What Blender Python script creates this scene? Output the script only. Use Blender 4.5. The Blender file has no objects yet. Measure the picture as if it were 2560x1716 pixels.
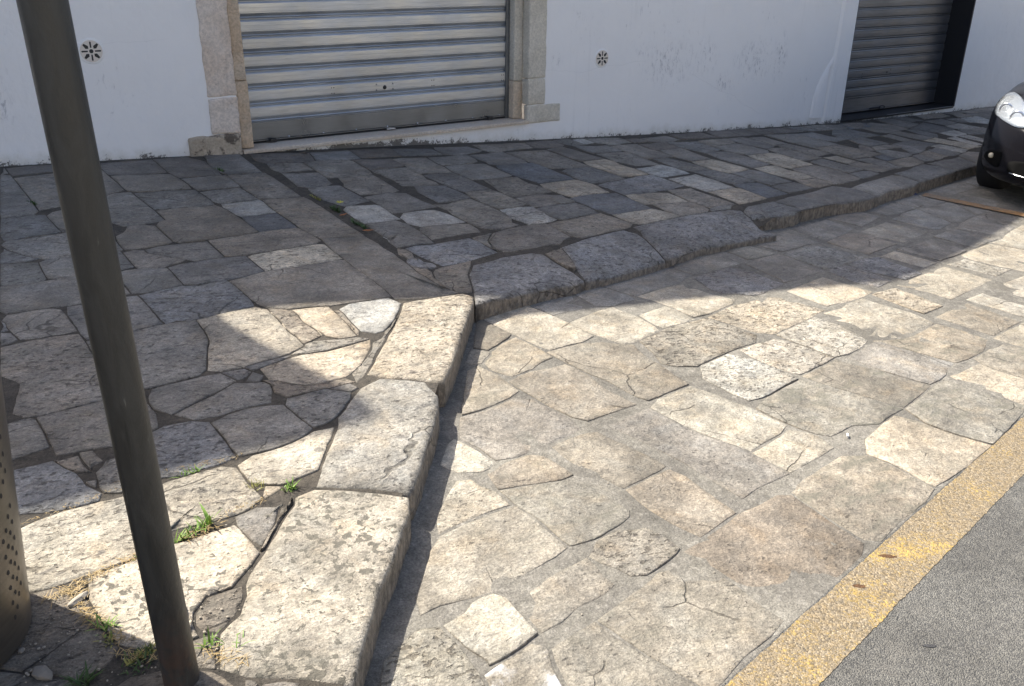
import bpy, bmesh, math, random
from mathutils import Vector, Matrix, noise
from mathutils.bvhtree import BVHTree

random.seed(11)
SC = bpy.context.scene
COL = SC.collection
PI = math.pi
rad = math.radians

# ------------------------------------------------------------------ camera
CAM_H = 1.70
cd = bpy.data.cameras.new('camera')
cd.sensor_width = 36.0
cd.lens = 36.0 * 2285.0 / 2560.0
cd.clip_start = 0.05
cd.clip_end = 400
cam = bpy.data.objects.new('camera', cd)
COL.objects.link(cam)
cam.matrix_world = Matrix((
    (0.84953, 0.206855, -0.485294, 0.0),
    (-0.52742, 0.352686, -0.772943, 0.0),
    (0.011269, 0.912592, 0.408717, CAM_H),
    (0, 0, 0, 1)))
SC.camera = cam

# ------------------------------------------------------------------ sky, sun, exposure
SUN_AZ = rad(-62.0)          # direction in which shadows fall
SUN_EL = rad(52.0)
to_sun = Vector((-math.cos(SUN_AZ) * math.cos(SUN_EL), -math.sin(SUN_AZ) * math.cos(SUN_EL), math.sin(SUN_EL)))
world = bpy.data.worlds.new('World')
SC.world = world
world.use_nodes = True
wn = world.node_tree
wn.nodes.clear()
sky = wn.nodes.new('ShaderNodeTexSky')
sky.sky_type = 'NISHITA'
sky.sun_disc = False
sky.sun_elevation = SUN_EL
sky.sun_rotation = math.atan2(to_sun.x, to_sun.y) % (2 * PI)
sky.air_density = 0.8
sky.dust_density = 3.5
sky.ozone_density = 0.4
bg = wn.nodes.new('ShaderNodeBackground')
bg.inputs['Strength'].default_value = 0.115
wo = wn.nodes.new('ShaderNodeOutputWorld')
wn.links.new(sky.outputs[0], bg.inputs[0])
wn.links.new(bg.outputs[0], wo.inputs[0])

sl = bpy.data.lights.new('sun', 'SUN')
sl.energy = 4.4
sl.angle = rad(0.53)
sl.color = (1.0, 0.94, 0.84)
so = bpy.data.objects.new('sun', sl)
COL.objects.link(so)
so.rotation_euler = to_sun.to_track_quat('Z', 'Y').to_euler()
so.location = to_sun * 30

vs = SC.view_settings
vs.view_transform = 'Standard'
vs.look = 'None'
vs.gamma = 1.0
vs.use_curve_mapping = False
vs.exposure = 1.0

# ------------------------------------------------------------------ object helpers
def link(name, me, mat, parent=None, smooth=False):
    o = bpy.data.objects.new(name, me)
    COL.objects.link(o)
    if mat is not None:
        me.materials.append(mat)
    if parent is not None:
        o.parent = parent
    if smooth:
        for p in me.polygons:
            p.use_smooth = True
    return o

def mesh(name, verts, faces):
    me = bpy.data.meshes.new(name)
    me.from_pydata([tuple(v) for v in verts], [], faces)
    me.update()
    return me

def bmobj(name, bm, mat, parent=None, smooth=False):
    bmesh.ops.recalc_face_normals(bm, faces=bm.faces)
    me = bpy.data.meshes.new(name)
    bm.to_mesh(me)
    bm.free()
    return link(name, me, mat, parent, smooth)

def tag(o, label=None, cat=None, group=None, kind=None):
    if label: o['label'] = label
    if cat: o['category'] = cat
    if group: o['group'] = group
    if kind: o['kind'] = kind
    return o

def empty(name, loc=(0, 0, 0), parent=None):
    o = bpy.data.objects.new(name, None)
    COL.objects.link(o)
    o.location = loc
    o.empty_display_size = 0.1
    if parent: o.parent = parent
    return o

def box(bm, lo, hi):
    r = bmesh.ops.create_cube(bm, size=1.0)
    for v in r['verts']:
        v.co = Vector([(lo[i] + hi[i]) / 2 + v.co[i] * (hi[i] - lo[i]) for i in range(3)])
    return r['verts']

def rough_box(bm, lo, hi, cell, amp, freq, seed, bevel=0.008):
    """a stone block with worn edges: bevelled, subdivided and gently displaced"""
    vs_ = box(bm, lo, hi)
    faces = list({f for v in vs_ for f in v.link_faces})
    edges = list({e for f in faces for e in f.edges})
    r = bmesh.ops.bevel(bm, geom=edges, offset=bevel, segments=2, profile=0.6, affect='EDGES')
    longest = max(hi[i] - lo[i] for i in range(3))
    geom_e = [e for e in bm.edges]
    for _ in range(6):
        long_e = [e for e in bm.edges if e.calc_length() > cell]
        if not long_e: break
        bmesh.ops.subdivide_edges(bm, edges=long_e, cuts=1, use_grid_fill=True)
    for v in bm.verts:
        d = noise.noise_vector(v.co * freq + Vector((seed, seed * 1.7, 3.1)))
        d2 = noise.noise_vector(v.co * freq * 3.3 + Vector((seed, 5.1, 3.1)))
        v.co += d * amp + d2 * amp * 0.4

def tube(bm, pts, r, n=8, cap=True):
    rings = []
    for i, p in enumerate(pts):
        p = Vector(p)
        a = Vector(pts[max(0, i - 1)]); b = Vector(pts[min(len(pts) - 1, i + 1)])
        d = (b - a).normalized()
        u = d.orthogonal().normalized(); w = d.cross(u)
        rr = r[i] if isinstance(r, (list, tuple)) else r
        rings.append([bm.verts.new(p + (u * math.cos(2 * PI * k / n) + w * math.sin(2 * PI * k / n)) * rr) for k in range(n)])
    for a, b in zip(rings, rings[1:]):
        best = min(range(n), key=lambda s: sum((a[k].co - b[(k + s) % n].co).length for k in range(n)))
        for k in range(n):
            bm.faces.new((a[k], a[(k + 1) % n], b[(k + 1 + best) % n], b[(k + best) % n]))
    if cap:
        bm.faces.new(rings[0][::-1]); bm.faces.new(rings[-1])

# ------------------------------------------------------------------ node helpers
class NT:
    def __init__(self, name, rough=0.8, metal=0.0):
        self.m = bpy.data.materials.new(name)
        self.m.use_nodes = True
        self.t = self.m.node_tree
        self.b = self.t.nodes['Principled BSDF']
        self.b.inputs['Roughness'].default_value = rough
        self.b.inputs['Metallic'].default_value = metal
        self.pos = None
    def n(self, typ, **kw):
        nd = self.t.nodes.new(typ)
        for k, v in kw.items():
            setattr(nd, k, v)
        return nd
    def put(self, sock, v):
        if isinstance(v, bpy.types.NodeSocket):
            self.t.links.new(v, sock)
        elif isinstance(v, tuple) and len(v) == 3 and sock.type == 'RGBA':
            sock.default_value = (*v, 1.0)
        else:
            sock.default_value = v
    def coord(self, scale=(1, 1, 1), rot=(0, 0, 0), per_object=False):
        g = self.n('ShaderNodeNewGeometry').outputs['Position']
        if per_object:
            oi = self.n('ShaderNodeObjectInfo').outputs['Random']
            cm = self.n('ShaderNodeCombineXYZ')
            self.put(cm.inputs[0], self.math('MULTIPLY', oi, 37.0))
            self.put(cm.inputs[1], self.math('MULTIPLY', oi, 91.0))
            self.put(cm.inputs[2], self.math('MULTIPLY', oi, 13.0))
            va = self.n('ShaderNodeVectorMath', operation='ADD')
            self.put(va.inputs[0], g); self.put(va.inputs[1], cm.outputs[0])
            g = va.outputs[0]
        mp = self.n('ShaderNodeMapping')
        self.put(mp.inputs[0], g)
        mp.inputs['Scale'].default_value = scale
        mp.inputs['Rotation'].default_value = rot
        return mp.outputs[0]
    def noise(self, vec, scale, detail=4.0, rough=0.55, dist=0.0):
        nd = self.n('ShaderNodeTexNoise')
        self.put(nd.inputs['Vector'], vec)
        nd.inputs['Scale'].default_value = scale
        nd.inputs['Detail'].default_value = detail
        nd.inputs['Roughness'].default_value = rough
        nd.inputs['Distortion'].default_value = dist
        return nd.outputs['Fac']
    def voro(self, vec, scale, feature='F1', out='Distance'):
        nd = self.n('ShaderNodeTexVoronoi', feature=feature)
        self.put(nd.inputs['Vector'], vec)
        nd.inputs['Scale'].default_value = scale
        return nd.outputs[out]
    def math(self, op, a, b=0.5, clamp=False):
        nd = self.n('ShaderNodeMath', operation=op)
        nd.use_clamp = clamp
        self.put(nd.inputs[0], a); self.put(nd.inputs[1], b)
        return nd.outputs[0]
    def map(self, v, a, b, c=0.0, d=1.0, smooth=True):
        nd = self.n('ShaderNodeMapRange')
        nd.interpolation_type = 'SMOOTHSTEP' if smooth else 'LINEAR'
        self.put(nd.inputs[0], v)
        for i, x in zip((1, 2, 3, 4), (a, b, c, d)):
            self.put(nd.inputs[i], x)
        return nd.outputs[0]
    def mix(self, fac, a, b, blend='MIX'):
        nd = self.n('ShaderNodeMix', data_type='RGBA', blend_type=blend)
        self.put(nd.inputs[0], fac); self.put(nd.inputs[6], a); self.put(nd.inputs[7], b)
        return nd.outputs[2]
    def mul(self, col, val):
        cm = self.n('ShaderNodeCombineXYZ')
        for i in range(3): self.put(cm.inputs[i], val)
        return self.mix(1.0, col, cm.outputs[0], 'MULTIPLY')
    def attr(self, name, typ='OBJECT'):
        nd = self.n('ShaderNodeAttribute', attribute_type=typ)
        nd.attribute_name = name
        return nd.outputs['Fac']
    def bump(self, h, strength=0.5, dist=0.01, prev=None):
        nd = self.n('ShaderNodeBump')
        nd.inputs['Strength'].default_value = strength
        nd.inputs['Distance'].default_value = dist
        self.put(nd.inputs['Height'], h)
        if prev is not None: self.put(nd.inputs['Normal'], prev)
        self.put(self.b.inputs['Normal'], nd.outputs[0])
        return nd.outputs[0]
    def color(self, c): self.put(self.b.inputs['Base Color'], c)
    def rough(self, r): self.put(self.b.inputs['Roughness'], r)

def plain(name, col, rough=0.6, metal=0.0, spec=None):
    t = NT(name, rough, metal)
    t.color(col)
    if spec is not None: t.b.inputs['Specular IOR Level'].default_value = spec
    return t.m

# ---- limestone paving: colour, pitting, lichen and stains come from each stone's own properties
def make_stone():
    t = NT('worn_limestone', 0.75)
    v = t.coord(per_object=True)
    base = t.n('ShaderNodeObjectInfo').outputs['Color']
    pit = t.attr('pit'); lich = t.attr('lichen'); stain = t.attr('stain'); dust = t.attr('dust')
    blot = t.noise(v, 4.5, 6, 0.6, 0.4)
    mott = t.noise(v, 26.0, 7, 0.68)
    grain = t.noise(v, 210.0, 4, 0.7)
    c = t.mul(base, t.map(blot, 0.3, 0.7, 0.72, 1.22))
    gv = t.noise(t.coord(), 1.25, 6, 0.62, 0.5)
    c = t.mul(c, t.map(gv, 0.32, 0.68, 0.78, 1.12))
    gs = t.map(t.noise(t.coord(), 2.1, 7, 0.68, 0.8), 0.52, 0.70)
    c = t.mix(t.math('MULTIPLY', gs, 0.42), c, t.mix(1.0, c, (0.60, 0.58, 0.53), 'MULTIPLY'))
    c = t.mul(c, t.map(mott, 0.3, 0.72, 0.74, 1.20))
    mid = t.noise(t.coord((1, 1.5, 1), (0, 0, 0.3), True), 85.0, 6, 0.75)
    c = t.mul(c, t.map(mid, 0.33, 0.68, 0.66, 1.24))
    c = t.mul(c, t.map(grain, 0.3, 0.7, 0.76, 1.18))
    # warm and cool drift inside one stone
    hue = t.noise(v, 7.0, 4, 0.6, 0.6)
    c = t.mix(t.map(hue, 0.5, 0.72, 0, 0.45), c, t.mix(1.0, c, (1.10, 0.97, 0.80), 'MULTIPLY'))
    c = t.mix(t.map(hue, 0.5, 0.3, 0, 0.35), c, t.mix(1.0, c, (0.88, 0.97, 1.08), 'MULTIPLY'))
    # pale scuffs
    sv = t.coord((1, 2.6, 1), (0, 0, 0.5), True)
    scuff = t.math('MULTIPLY', t.map(t.noise(sv, 15, 9, 0.74, 0.6), 0.55, 0.72), t.map(t.noise(v, 3.0, 3), 0.42, 0.62))
    c = t.mix(t.math('MULTIPLY', scuff, 0.34), c, (0.62, 0.585, 0.52))
    # small dark flecks everywhere
    fl = t.noise(t.coord((1, 1.9, 1), (0, 0, 0.35), True), 46, 5, 0.62, 0.3)
    fth = t.map(t.noise(v, 5.5, 3), 0.3, 0.7, 0.70, 0.585)
    flk = t.map(t.math('SUBTRACT', fl, fth), 0.0, 0.05)
    c = t.mix(t.math('MULTIPLY', flk, 0.75), c, t.mix(1.0, c, (0.33, 0.33, 0.35), 'MULTIPLY'))
    fl2 = t.noise(t.coord((1, 1.8, 1), (0, 0, 0.25), True), 20, 5, 0.66, 0.5)
    fk2 = t.math('MULTIPLY', t.map(fl2, 0.56, 0.63), t.map(pit, 0.1, 0.6))
    c = t.mix(t.math('MULTIPLY', fk2, 0.72), c, t.mix(1.0, c, (0.38, 0.38, 0.41), 'MULTIPLY'))
    fk3 = t.math('MULTIPLY', t.map(t.noise(t.coord((1, 1.8, 1), (0, 0, 0.25), True), 31, 6, 0.7, 0.5), 0.56, 0.66), t.map(pit, 0.1, 0.6))
    c = t.mix(t.math('MULTIPLY', fk3, 0.42), c, t.mix(1.0, c, (1.55, 1.52, 1.45), 'MULTIPLY'))
    # old flattened gum and oil spots, scattered without regard to the joints
    gp = t.coord((1, 1.0, 1), (0, 0, 0))
    gd = t.math('ADD', t.voro(gp, 5.5), t.math('MULTIPLY', t.noise(gp, 60, 3), 0.05))
    gc = t.n('ShaderNodeSeparateColor'); t.put(gc.inputs[0], t.voro(gp, 5.5, out='Color'))
    gm = t.math('MULTIPLY', t.map(gd, t.map(gc.outputs[1], 0, 1, 0.075, 0.135), t.map(gc.outputs[1], 0, 1, 0.055, 0.105)), t.math('GREATER_THAN', gc.outputs[0], 0.62))
    c = t.mix(t.math('MULTIPLY', gm, 0.62), c, (0.085, 0.085, 0.085))
    # grey lichen blots
    ln = t.noise(v, 44, 3, 0.5, 0.5)
    lz = t.map(t.noise(v, 3.2, 3), 0.35, 0.65, 0.075, -0.035)
    lm = t.map(t.math('SUBTRACT', ln, t.math('ADD', lz, 0.575)), 0.0, 0.018)
    lm = t.math('MULTIPLY', lm, lich)
    c = t.mix(t.math('MULTIPLY', lm, 0.9), c, (0.13, 0.12, 0.095))
    # greenish grime
    sn = t.map(t.noise(t.coord((1, 2.2, 1), (0, 0, 0.2), True), 6.0, 7, 0.66, 0.7), 0.47, 0.68)
    c = t.mix(t.math('MULTIPLY', t.math('MULTIPLY', sn, stain), 0.75), c, (0.16, 0.155, 0.12))
    # spilt plaster powder
    dn = t.map(t.noise(v, 7, 6, 0.6), 0.42, 0.6)
    c = t.mix(t.math('MULTIPLY', dn, dust), c, (0.85, 0.85, 0.86))
    # natural pits
    pv = t.coord((1.0, 1.7, 1.0), (0, 0, 0.4), True)
    pn = t.noise(pv, 34, 3, 0.5, 0.35)
    pm = t.map(pn, t.math('SUBTRACT', 0.72, t.math('MULTIPLY', pit, 0.13)), t.math('SUBTRACT', 0.76, t.math('MULTIPLY', pit, 0.13)))
    pmask = t.math('MULTIPLY', pm, t.map(pit, 0.0, 0.25))
    c = t.mix(t.math('MULTIPLY', pmask, 0.72), c, t.mix(1.0, c, (0.36, 0.34, 0.32), 'MULTIPLY'))
    # soiled edges: the attribute runs from the rim (1) to the middle (0)
    edge = t.attr('edge', 'GEOMETRY')
    en = t.math('MULTIPLY', t.math('MULTIPLY', edge, t.attr('soil')), t.map(t.noise(v, 16, 5, 0.7), 0.36, 0.62))
    c = t.mix(t.math('MULTIPLY', en, 0.55), c, t.mix(1.0, c, (0.52, 0.50, 0.46), 'MULTIPLY'))
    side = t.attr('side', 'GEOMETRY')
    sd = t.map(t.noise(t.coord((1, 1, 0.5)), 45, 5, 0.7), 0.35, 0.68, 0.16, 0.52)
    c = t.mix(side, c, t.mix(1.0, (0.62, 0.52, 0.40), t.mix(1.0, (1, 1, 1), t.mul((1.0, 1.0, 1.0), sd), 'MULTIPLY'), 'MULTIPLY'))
    # hairline cracks
    cv = t.n('ShaderNodeVectorMath', operation='ADD')
    nz = t.n('ShaderNodeTexNoise'); t.put(nz.inputs['Vector'], v); nz.inputs['Scale'].default_value = 5; nz.inputs['Detail'].default_value = 3
    sc_ = t.n('ShaderNodeVectorMath', operation='SCALE'); t.put(sc_.inputs[0], nz.outputs['Color']); sc_.inputs['Scale'].default_value = 0.12
    t.put(cv.inputs[0], v); t.put(cv.inputs[1], sc_.outputs[0])
    cd_ = t.voro(cv.outputs[0], 2.6, 'DISTANCE_TO_EDGE')
    crk = t.math('MULTIPLY', t.map(cd_, 0.010, 0.003), t.map(t.noise(v, 2.6, 3), 0.52, 0.60))
    c = t.mix(t.math('MULTIPLY', crk, 0.7), c, t.mix(1.0, c, (0.25, 0.24, 0.22), 'MULTIPLY'))
    t.color(c)
    t.rough(t.map(mott, 0.3, 0.7, 0.50, 0.78))
    t.b.inputs['Specular IOR Level'].default_value = 0.45
    h = t.math('ADD', t.math('MULTIPLY', t.noise(v, 13, 6, 0.6), 0.9), t.math('MULTIPLY', mott, 0.55))
    h = t.math('ADD', h, t.math('MULTIPLY', grain, 0.16))
    h = t.math('ADD', h, t.math('MULTIPLY', mid, 0.34))
    h = t.math('SUBTRACT', h, t.math('MULTIPLY', crk, 0.35))
    h = t.math('SUBTRACT', h, t.math('MULTIPLY', flk, 0.12))
    h = t.math('SUBTRACT', h, t.math('MULTIPLY', pmask, 0.62))
    h = t.math('ADD', h, t.math('MULTIPLY', t.math('MULTIPLY', t.noise(v, 60, 5, 0.6), pit), 0.5))
    t.bump(h, 0.9, 0.014)
    return t.m

def make_mortar(name, c1, c2, c3):
    t = NT(name, 0.95)
    v = t.coord()
    big = t.noise(v, 5, 6, 0.65)
    g = t.noise(v, 150, 4, 0.7)
    c = t.mix(t.map(big, 0.35, 0.65), c1, c2)
    c = t.mix(t.map(t.noise(v, 40, 6, 0.7), 0.5, 0.72), c, c3)
    c = t.mul(c, t.map(g, 0.25, 0.75, 0.62, 1.3))
    gv = t.noise(v, 1.25, 6, 0.62, 0.5)
    c = t.mul(c, t.map(gv, 0.32, 0.68, 0.78, 1.12))
    gs = t.map(t.noise(v, 2.1, 7, 0.68, 0.8), 0.52, 0.70)
    c = t.mix(t.math('MULTIPLY', gs, 0.42), c, t.mix(1.0, c, (0.60, 0.58, 0.53), 'MULTIPLY'))
    c = t.mul(c, t.map(t.noise(v, 22, 7, 0.75, 0.5), 0.3, 0.7, 0.7, 1.2))
    t.color(c)
    h = t.math('ADD', t.noise(v, 45, 6, 0.7), t.math('MULTIPLY', g, 0.4))
    t.bump(h, 0.9, 0.01)
    return t.m

def make_asphalt():
    t = NT('asphalt', 0.88)
    v = t.coord()
    cell = t.voro(v, 250, out='Color')
    sep = t.n('ShaderNodeSeparateColor'); t.put(sep.inputs[0], cell)
    r = sep.outputs[0]
    d = t.voro(v, 250)
    c = t.mix(t.map(r, 0.15, 0.95), (0.095, 0.094, 0.088), (0.20, 0.193, 0.170))
    c = t.mix(t.map(d, 0.4, 0.8, 0, 0.7), c, (0.085, 0.084, 0.082))
    c = t.mul(c, t.map(t.noise(v, 2.2, 5), 0.3, 0.7, 0.85, 1.14))
    c = t.mul(c, t.map(t.noise(v, 38, 6, 0.7), 0.3, 0.7, 0.8, 1.2))
    c = t.mix(t.math('MULTIPLY', t.map(t.noise(v, 6, 6, 0.6), 0.55, 0.72), 0.4), c, (0.20, 0.188, 0.165))
    c = t.mix(t.math('MULTIPLY', t.map(t.noise(v, 3.3, 5, 0.62), 0.60, 0.70), 0.45), c, (0.075, 0.075, 0.076))
    t.color(c)
    h = t.math('ADD', t.math('MULTIPLY', d, -0.9), t.math('MULTIPLY', t.noise(v, 70, 4), 0.6))
    t.bump(h, 0.8, 0.006)
    return t.m

def make_paint(name, pal, worn, edge0, edge1):
    """road paint rubbed down to the aggregate underneath"""
    t = NT(name, 0.8)
    v = t.coord()
    cell = t.voro(v, 175, out='Color')
    sep = t.n('ShaderNodeSeparateColor'); t.put(sep.inputs[0], cell)
    asp = t.mix(t.map(sep.outputs[0], 0.1, 0.95), (0.10, 0.095, 0.085), (0.30, 0.26, 0.20))
    wear = t.math('ADD', t.math('MULTIPLY', t.noise(v, 95, 5, 0.72), 0.62), t.math('MULTIPLY', t.noise(v, 4.0, 5, 0.6), 0.75))
    wear = t.math('ADD', wear, t.math('MULTIPLY', sep.outputs[1], 0.10))
    k = t.map(wear, edge0, edge1)
    pc = t.mul(pal, t.map(t.noise(v, 24, 5), 0.3, 0.7, 0.82, 1.15))
    c = t.mix(t.map(t.noise(v, 55, 6, 0.75), 0.30, 0.62, 0.80, 0.28), asp, worn)
    c = t.mul(c, t.map(sep.outputs[2], 0.0, 1.0, 0.72, 1.25))
    c = t.mix(k, c, pc)
    t.color(c)
    h = t.math('ADD', t.math('MULTIPLY', t.voro(v, 175), -0.8), t.math('MULTIPLY', k, 0.3))
    t.bump(h, 0.7, 0.005)
    return t.m

def make_plaster():
    t = NT('white_plaster', 0.85)
    v = t.coord()
    big = t.noise(v, 0.9, 5, 0.55)
    c = t.mix(t.map(big, 0.35, 0.65), (0.885, 0.88, 0.865), (0.92, 0.912, 0.895))
    # faint grey scuffs, upright strokes
    sv = t.coord((2.2, 1.0, 0.7))
    sc = t.math('MULTIPLY', t.map(t.noise(sv, 14, 7, 0.74, 0.5), 0.57, 0.72), t.map(t.noise(v, 1.5, 3, 0.5), 0.50, 0.64))
    c = t.mix(t.math('MULTIPLY', sc, 0.42), c, (0.33, 0.33, 0.35))
    def spot(x, z, rx, rz):
        mp = t.n('ShaderNodeMapping'); t.put(mp.inputs[0], t.coord()); mp.inputs['Location'].default_value = (-x / rx, -WALL_Y * 0.5, -z / rz); mp.inputs['Scale'].default_value = (1 / rx, 0.5, 1 / rz)
        ln_ = t.n('ShaderNodeVectorMath', operation='LENGTH'); t.put(ln_.inputs[0], mp.outputs[0])
        return t.map(ln_.outputs['Value'], 1.0, 0.15)
    rub = None
    for s_ in ((5.9, 0.62, .45, .28), (6.35, 0.65, .2, .25), (7.0, 0.58, .38, .28), (7.35, 0.60, .14, .34), (4.62, 0.72, .08, .10), (5.55, 0.75, .09, .09), (0.35, 0.75, .14, .34), (6.6, 0.40, .16, .12)):
        k_ = spot(*s_); rub = k_ if rub is None else t.math('MAXIMUM', rub, k_)
    st_ = t.map(t.noise(t.coord((1.6, 1.0, 0.55), (0, 0.25, 0)), 24, 8, 0.78, 0.4), 0.50, 0.66)
    c = t.mix(t.math('MULTIPLY', t.math('MULTIPLY', rub, st_), 0.8), c, (0.36, 0.36, 0.38))
    hh = t.attr('height', 'GEOMETRY')
    # splash dirt and mould on the lowest hand's breadth
    hn = t.math('ADD', hh, t.math('MULTIPLY', t.math('SUBTRACT', t.noise(v, 7, 6, 0.7), 0.5), 0.22))
    low = t.map(hn, 0.09, -0.02)
    c = t.mix(t.math('MULTIPLY', low, 0.55), c, (0.60, 0.58, 0.50))
    mould = t.math('MAXIMUM', spot(3.0, 0.15, 1.15, 0.10), spot(8.25, -0.13, 0.3, 0.10))
    sp = t.math('SUBTRACT', t.noise(v, 75, 5, 0.75), t.math('SUBTRACT', t.map(hn, -0.03, 0.055, 0.42, 0.74), t.math('MULTIPLY', mould, 0.17)))
    c = t.mix(t.math('MULTIPLY', t.map(sp, 0.0, 0.03), 0.85), c, (0.07, 0.06, 0.048))
    wv = t.n('ShaderNodeVectorMath', operation='ADD')
    wz = t.n('ShaderNodeTexNoise'); t.put(wz.inputs['Vector'], v); wz.inputs['Scale'].default_value = 2.2; wz.inputs['Detail'].default_value = 6
    ws = t.n('ShaderNodeVectorMath', operation='SCALE'); t.put(ws.inputs[0], wz.outputs['Color']); ws.inputs['Scale'].default_value = 0.16
    t.put(wv.inputs[0], t.coord((0.3, 1, 0.8))); t.put(wv.inputs[1], ws.outputs[0])
    hc = t.voro(wv.outputs[0], 1.1, 'DISTANCE_TO_EDGE')
    hl_ = t.math('MULTIPLY', t.map(hc, 0.0022, 0.0008), t.map(t.noise(v, 0.8, 2), 0.50, 0.60))
    c = t.mix(t.math('MULTIPLY', hl_, 0.16), c, (0.45, 0.45, 0.46))
    dr = t.math('MULTIPLY', t.map(t.noise(t.coord((7, 1, 0.35)), 3.5, 5, 0.6), 0.56, 0.75), t.map(t.noise(v, 0.7, 2), 0.4, 0.6))
    c = t.mix(t.math('MULTIPLY', dr, 0.16), c, (0.58, 0.58, 0.57))
    t.color(c)
    h = t.math('ADD', t.math('MULTIPLY', t.noise(v, 3.2, 4, 0.5), 2.6), t.math('MULTIPLY', t.noise(v, 11, 5, 0.6), 0.9))
    h = t.math('ADD', h, t.math('MULTIPLY', t.noise(v, 70, 4, 0.6), 0.2))
    t.bump(h, 0.42, 0.012)
    return t.m

def make_frame_stone(name, a, b, dirt):
    t = NT(name, 0.88)
    v = t.coord()
    c = t.mix(t.map(t.noise(v, 3.5, 6, 0.62, 0.4), 0.35, 0.65), a, b)
    c = t.mul(c, t.map(t.noise(v, 60, 6, 0.7), 0.3, 0.7, 0.82, 1.14))
    c = t.mix(t.math('MULTIPLY', t.map(t.noise(v, 95, 3, 0.6), 0.64, 0.72), 0.4), c, (0.2, 0.17, 0.14))
    k = t.math('MULTIPLY', t.map(t.noise(v, 11, 6, 0.7, 0.5), 0.50, 0.60), dirt)
    c = t.mix(k, c, (0.055, 0.04, 0.03))
    t.color(c)
    h = t.math('ADD', t.noise(v, 30, 6, 0.7), t.math('MULTIPLY', t.map(t.noise(v, 95, 3), 0.58, 0.7), -0.4))
    t.bump(h, 0.8, 0.008)
    return t.m

def make_metal(name, col, rough, streak, dull=0.0):
    t = NT(name, rough, 1.0)
    v = t.coord((0.6, 1, 9.0))
    n1 = t.noise(v, 12, 5, 0.6)
    c = t.mul(col, t.map(n1, 0.3, 0.7, 1.0 - streak, 1.0 + streak * 0.6))
    c = t.mul(c, t.map(t.noise(t.coord(), 3, 5), 0.3, 0.7, 0.86, 1.06))
    t.color(c)
    t.rough(t.map(t.noise(t.coord(), 6, 5), 0.3, 0.7, rough * 0.8, rough * 1.25))
    t.put(t.b.inputs['Metallic'], 1.0 - dull)
    return t.m

def make_pole_paint():
    t = NT('weathered_grey_paint', 0.42)
    v = t.coord((1, 1, 0.22))
    n1 = t.noise(v, 28, 6, 0.7, 0.8)
    c = t.mix(t.map(n1, 0.35, 0.7), (0.034, 0.034, 0.031), (0.056, 0.055, 0.049))
    st = t.map(t.noise(t.coord((1, 1, 0.10)), 33, 6, 0.72, 0.7), 0.60, 0.70)
    c = t.mix(t.math('MULTIPLY', st, 0.6), c, (0.02, 0.02, 0.018))
    li = t.map(t.noise(t.coord((1, 1, 0.16)), 41, 5, 0.7, 0.5), 0.62, 0.74)
    c = t.mix(t.math('MULTIPLY', li, 0.6), c, (0.20, 0.20, 0.17))
    ru = t.math('MULTIPLY', t.map(t.attr('height', 'GEOMETRY'), 0.32, 0.0), t.map(t.noise(t.coord(), 14, 6, 0.7), 0.38, 0.62))
    c = t.mix(t.math('MULTIPLY', ru, 0.55), c, (0.12, 0.060, 0.035))
    t.color(c)
    t.rough(t.map(n1, 0.3, 0.7, 0.34, 0.55))
    t.bump(t.math('ADD', t.noise(t.coord(), 90, 4), n1), 0.25, 0.004)
    return t.m

def make_leaf(name, a, b):
    t = NT(name, 0.55)
    v = t.coord()
    t.color(t.mix(t.map(t.noise(v, 60, 3), 0.3, 0.7), a, b))
    t.b.inputs['Subsurface Weight'].default_value = 0.0
    return t.m

WALL_Y = 6.7
STONE = make_stone()
MORTAR_WALK = make_mortar('sandy_joint_filling', (0.10, 0.086, 0.068), (0.066, 0.058, 0.048), (0.035, 0.033, 0.026))
MORTAR_STREET = make_mortar('grey_mortar', (0.25, 0.235, 0.20), (0.19, 0.178, 0.155), (0.33, 0.31, 0.27))
ASPHALT = make_asphalt()
YELLOW = make_paint('worn_yellow_paint', (0.47, 0.325, 0.095), (0.275, 0.20, 0.098), 0.765, 0.93)
ORANGE = make_paint('worn_orange_paint', (0.37, 0.205, 0.085), (0.24, 0.17, 0.11), 0.66, 0.84)
BLUEP = make_paint('worn_blue_paint', (0.02, 0.05, 0.22), (0.08, 0.09, 0.12), 0.66, 0.76)
PLASTER = make_plaster()
FRAME_STONE = make_frame_stone('pinkish_frame_stone', (0.72, 0.60, 0.49), (0.76, 0.67, 0.58), 0.05)
FRAME_TAN = make_frame_stone('tan_frame_stone', (0.60, 0.46, 0.32), (0.66, 0.55, 0.42), 0.12)
FRAME_PALE = make_frame_stone('pale_frame_stone', (0.70, 0.65, 0.55), (0.63, 0.58, 0.48), 0.05)
FRAME_DIRTY = make_frame_stone('mossy_plinth_stone', (0.52, 0.44, 0.34), (0.42, 0.35, 0.26), 0.8)
SILL = make_frame_stone('cream_marble', (0.62, 0.52, 0.41), (0.68, 0.60, 0.50), 0.02)
GALV = make_metal('galvanised_steel', (0.53, 0.55, 0.565), 0.40, 0.10, 0.22)
RAIL = make_metal('dull_steel', (0.22, 0.235, 0.25), 0.34, 0.06, 0.2)  # colour set darker to stand in for the dark footway reflected in the rail
DARKSHUT = make_metal('darkened_steel', (0.235, 0.232, 0.235), 0.42, 0.12, 0.35)
BLACKMET = plain('black_metal', (0.018, 0.018, 0.02), 0.5)
GAP = plain('dark_gap', (0.02, 0.02, 0.024), 0.7)
RUBBER = plain('black_rubber', (0.012, 0.012, 0.013), 0.75)
CHROME = plain('chrome', (0.8, 0.8, 0.82), 0.12, 1.0)
VENTP = plain('white_plastic', (0.74, 0.68, 0.60), 0.6)
POLE = make_pole_paint()
BIN = make_metal('bronze_steel', (0.135, 0.122, 0.105), 0.38, 0.12, 0.4)
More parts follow.
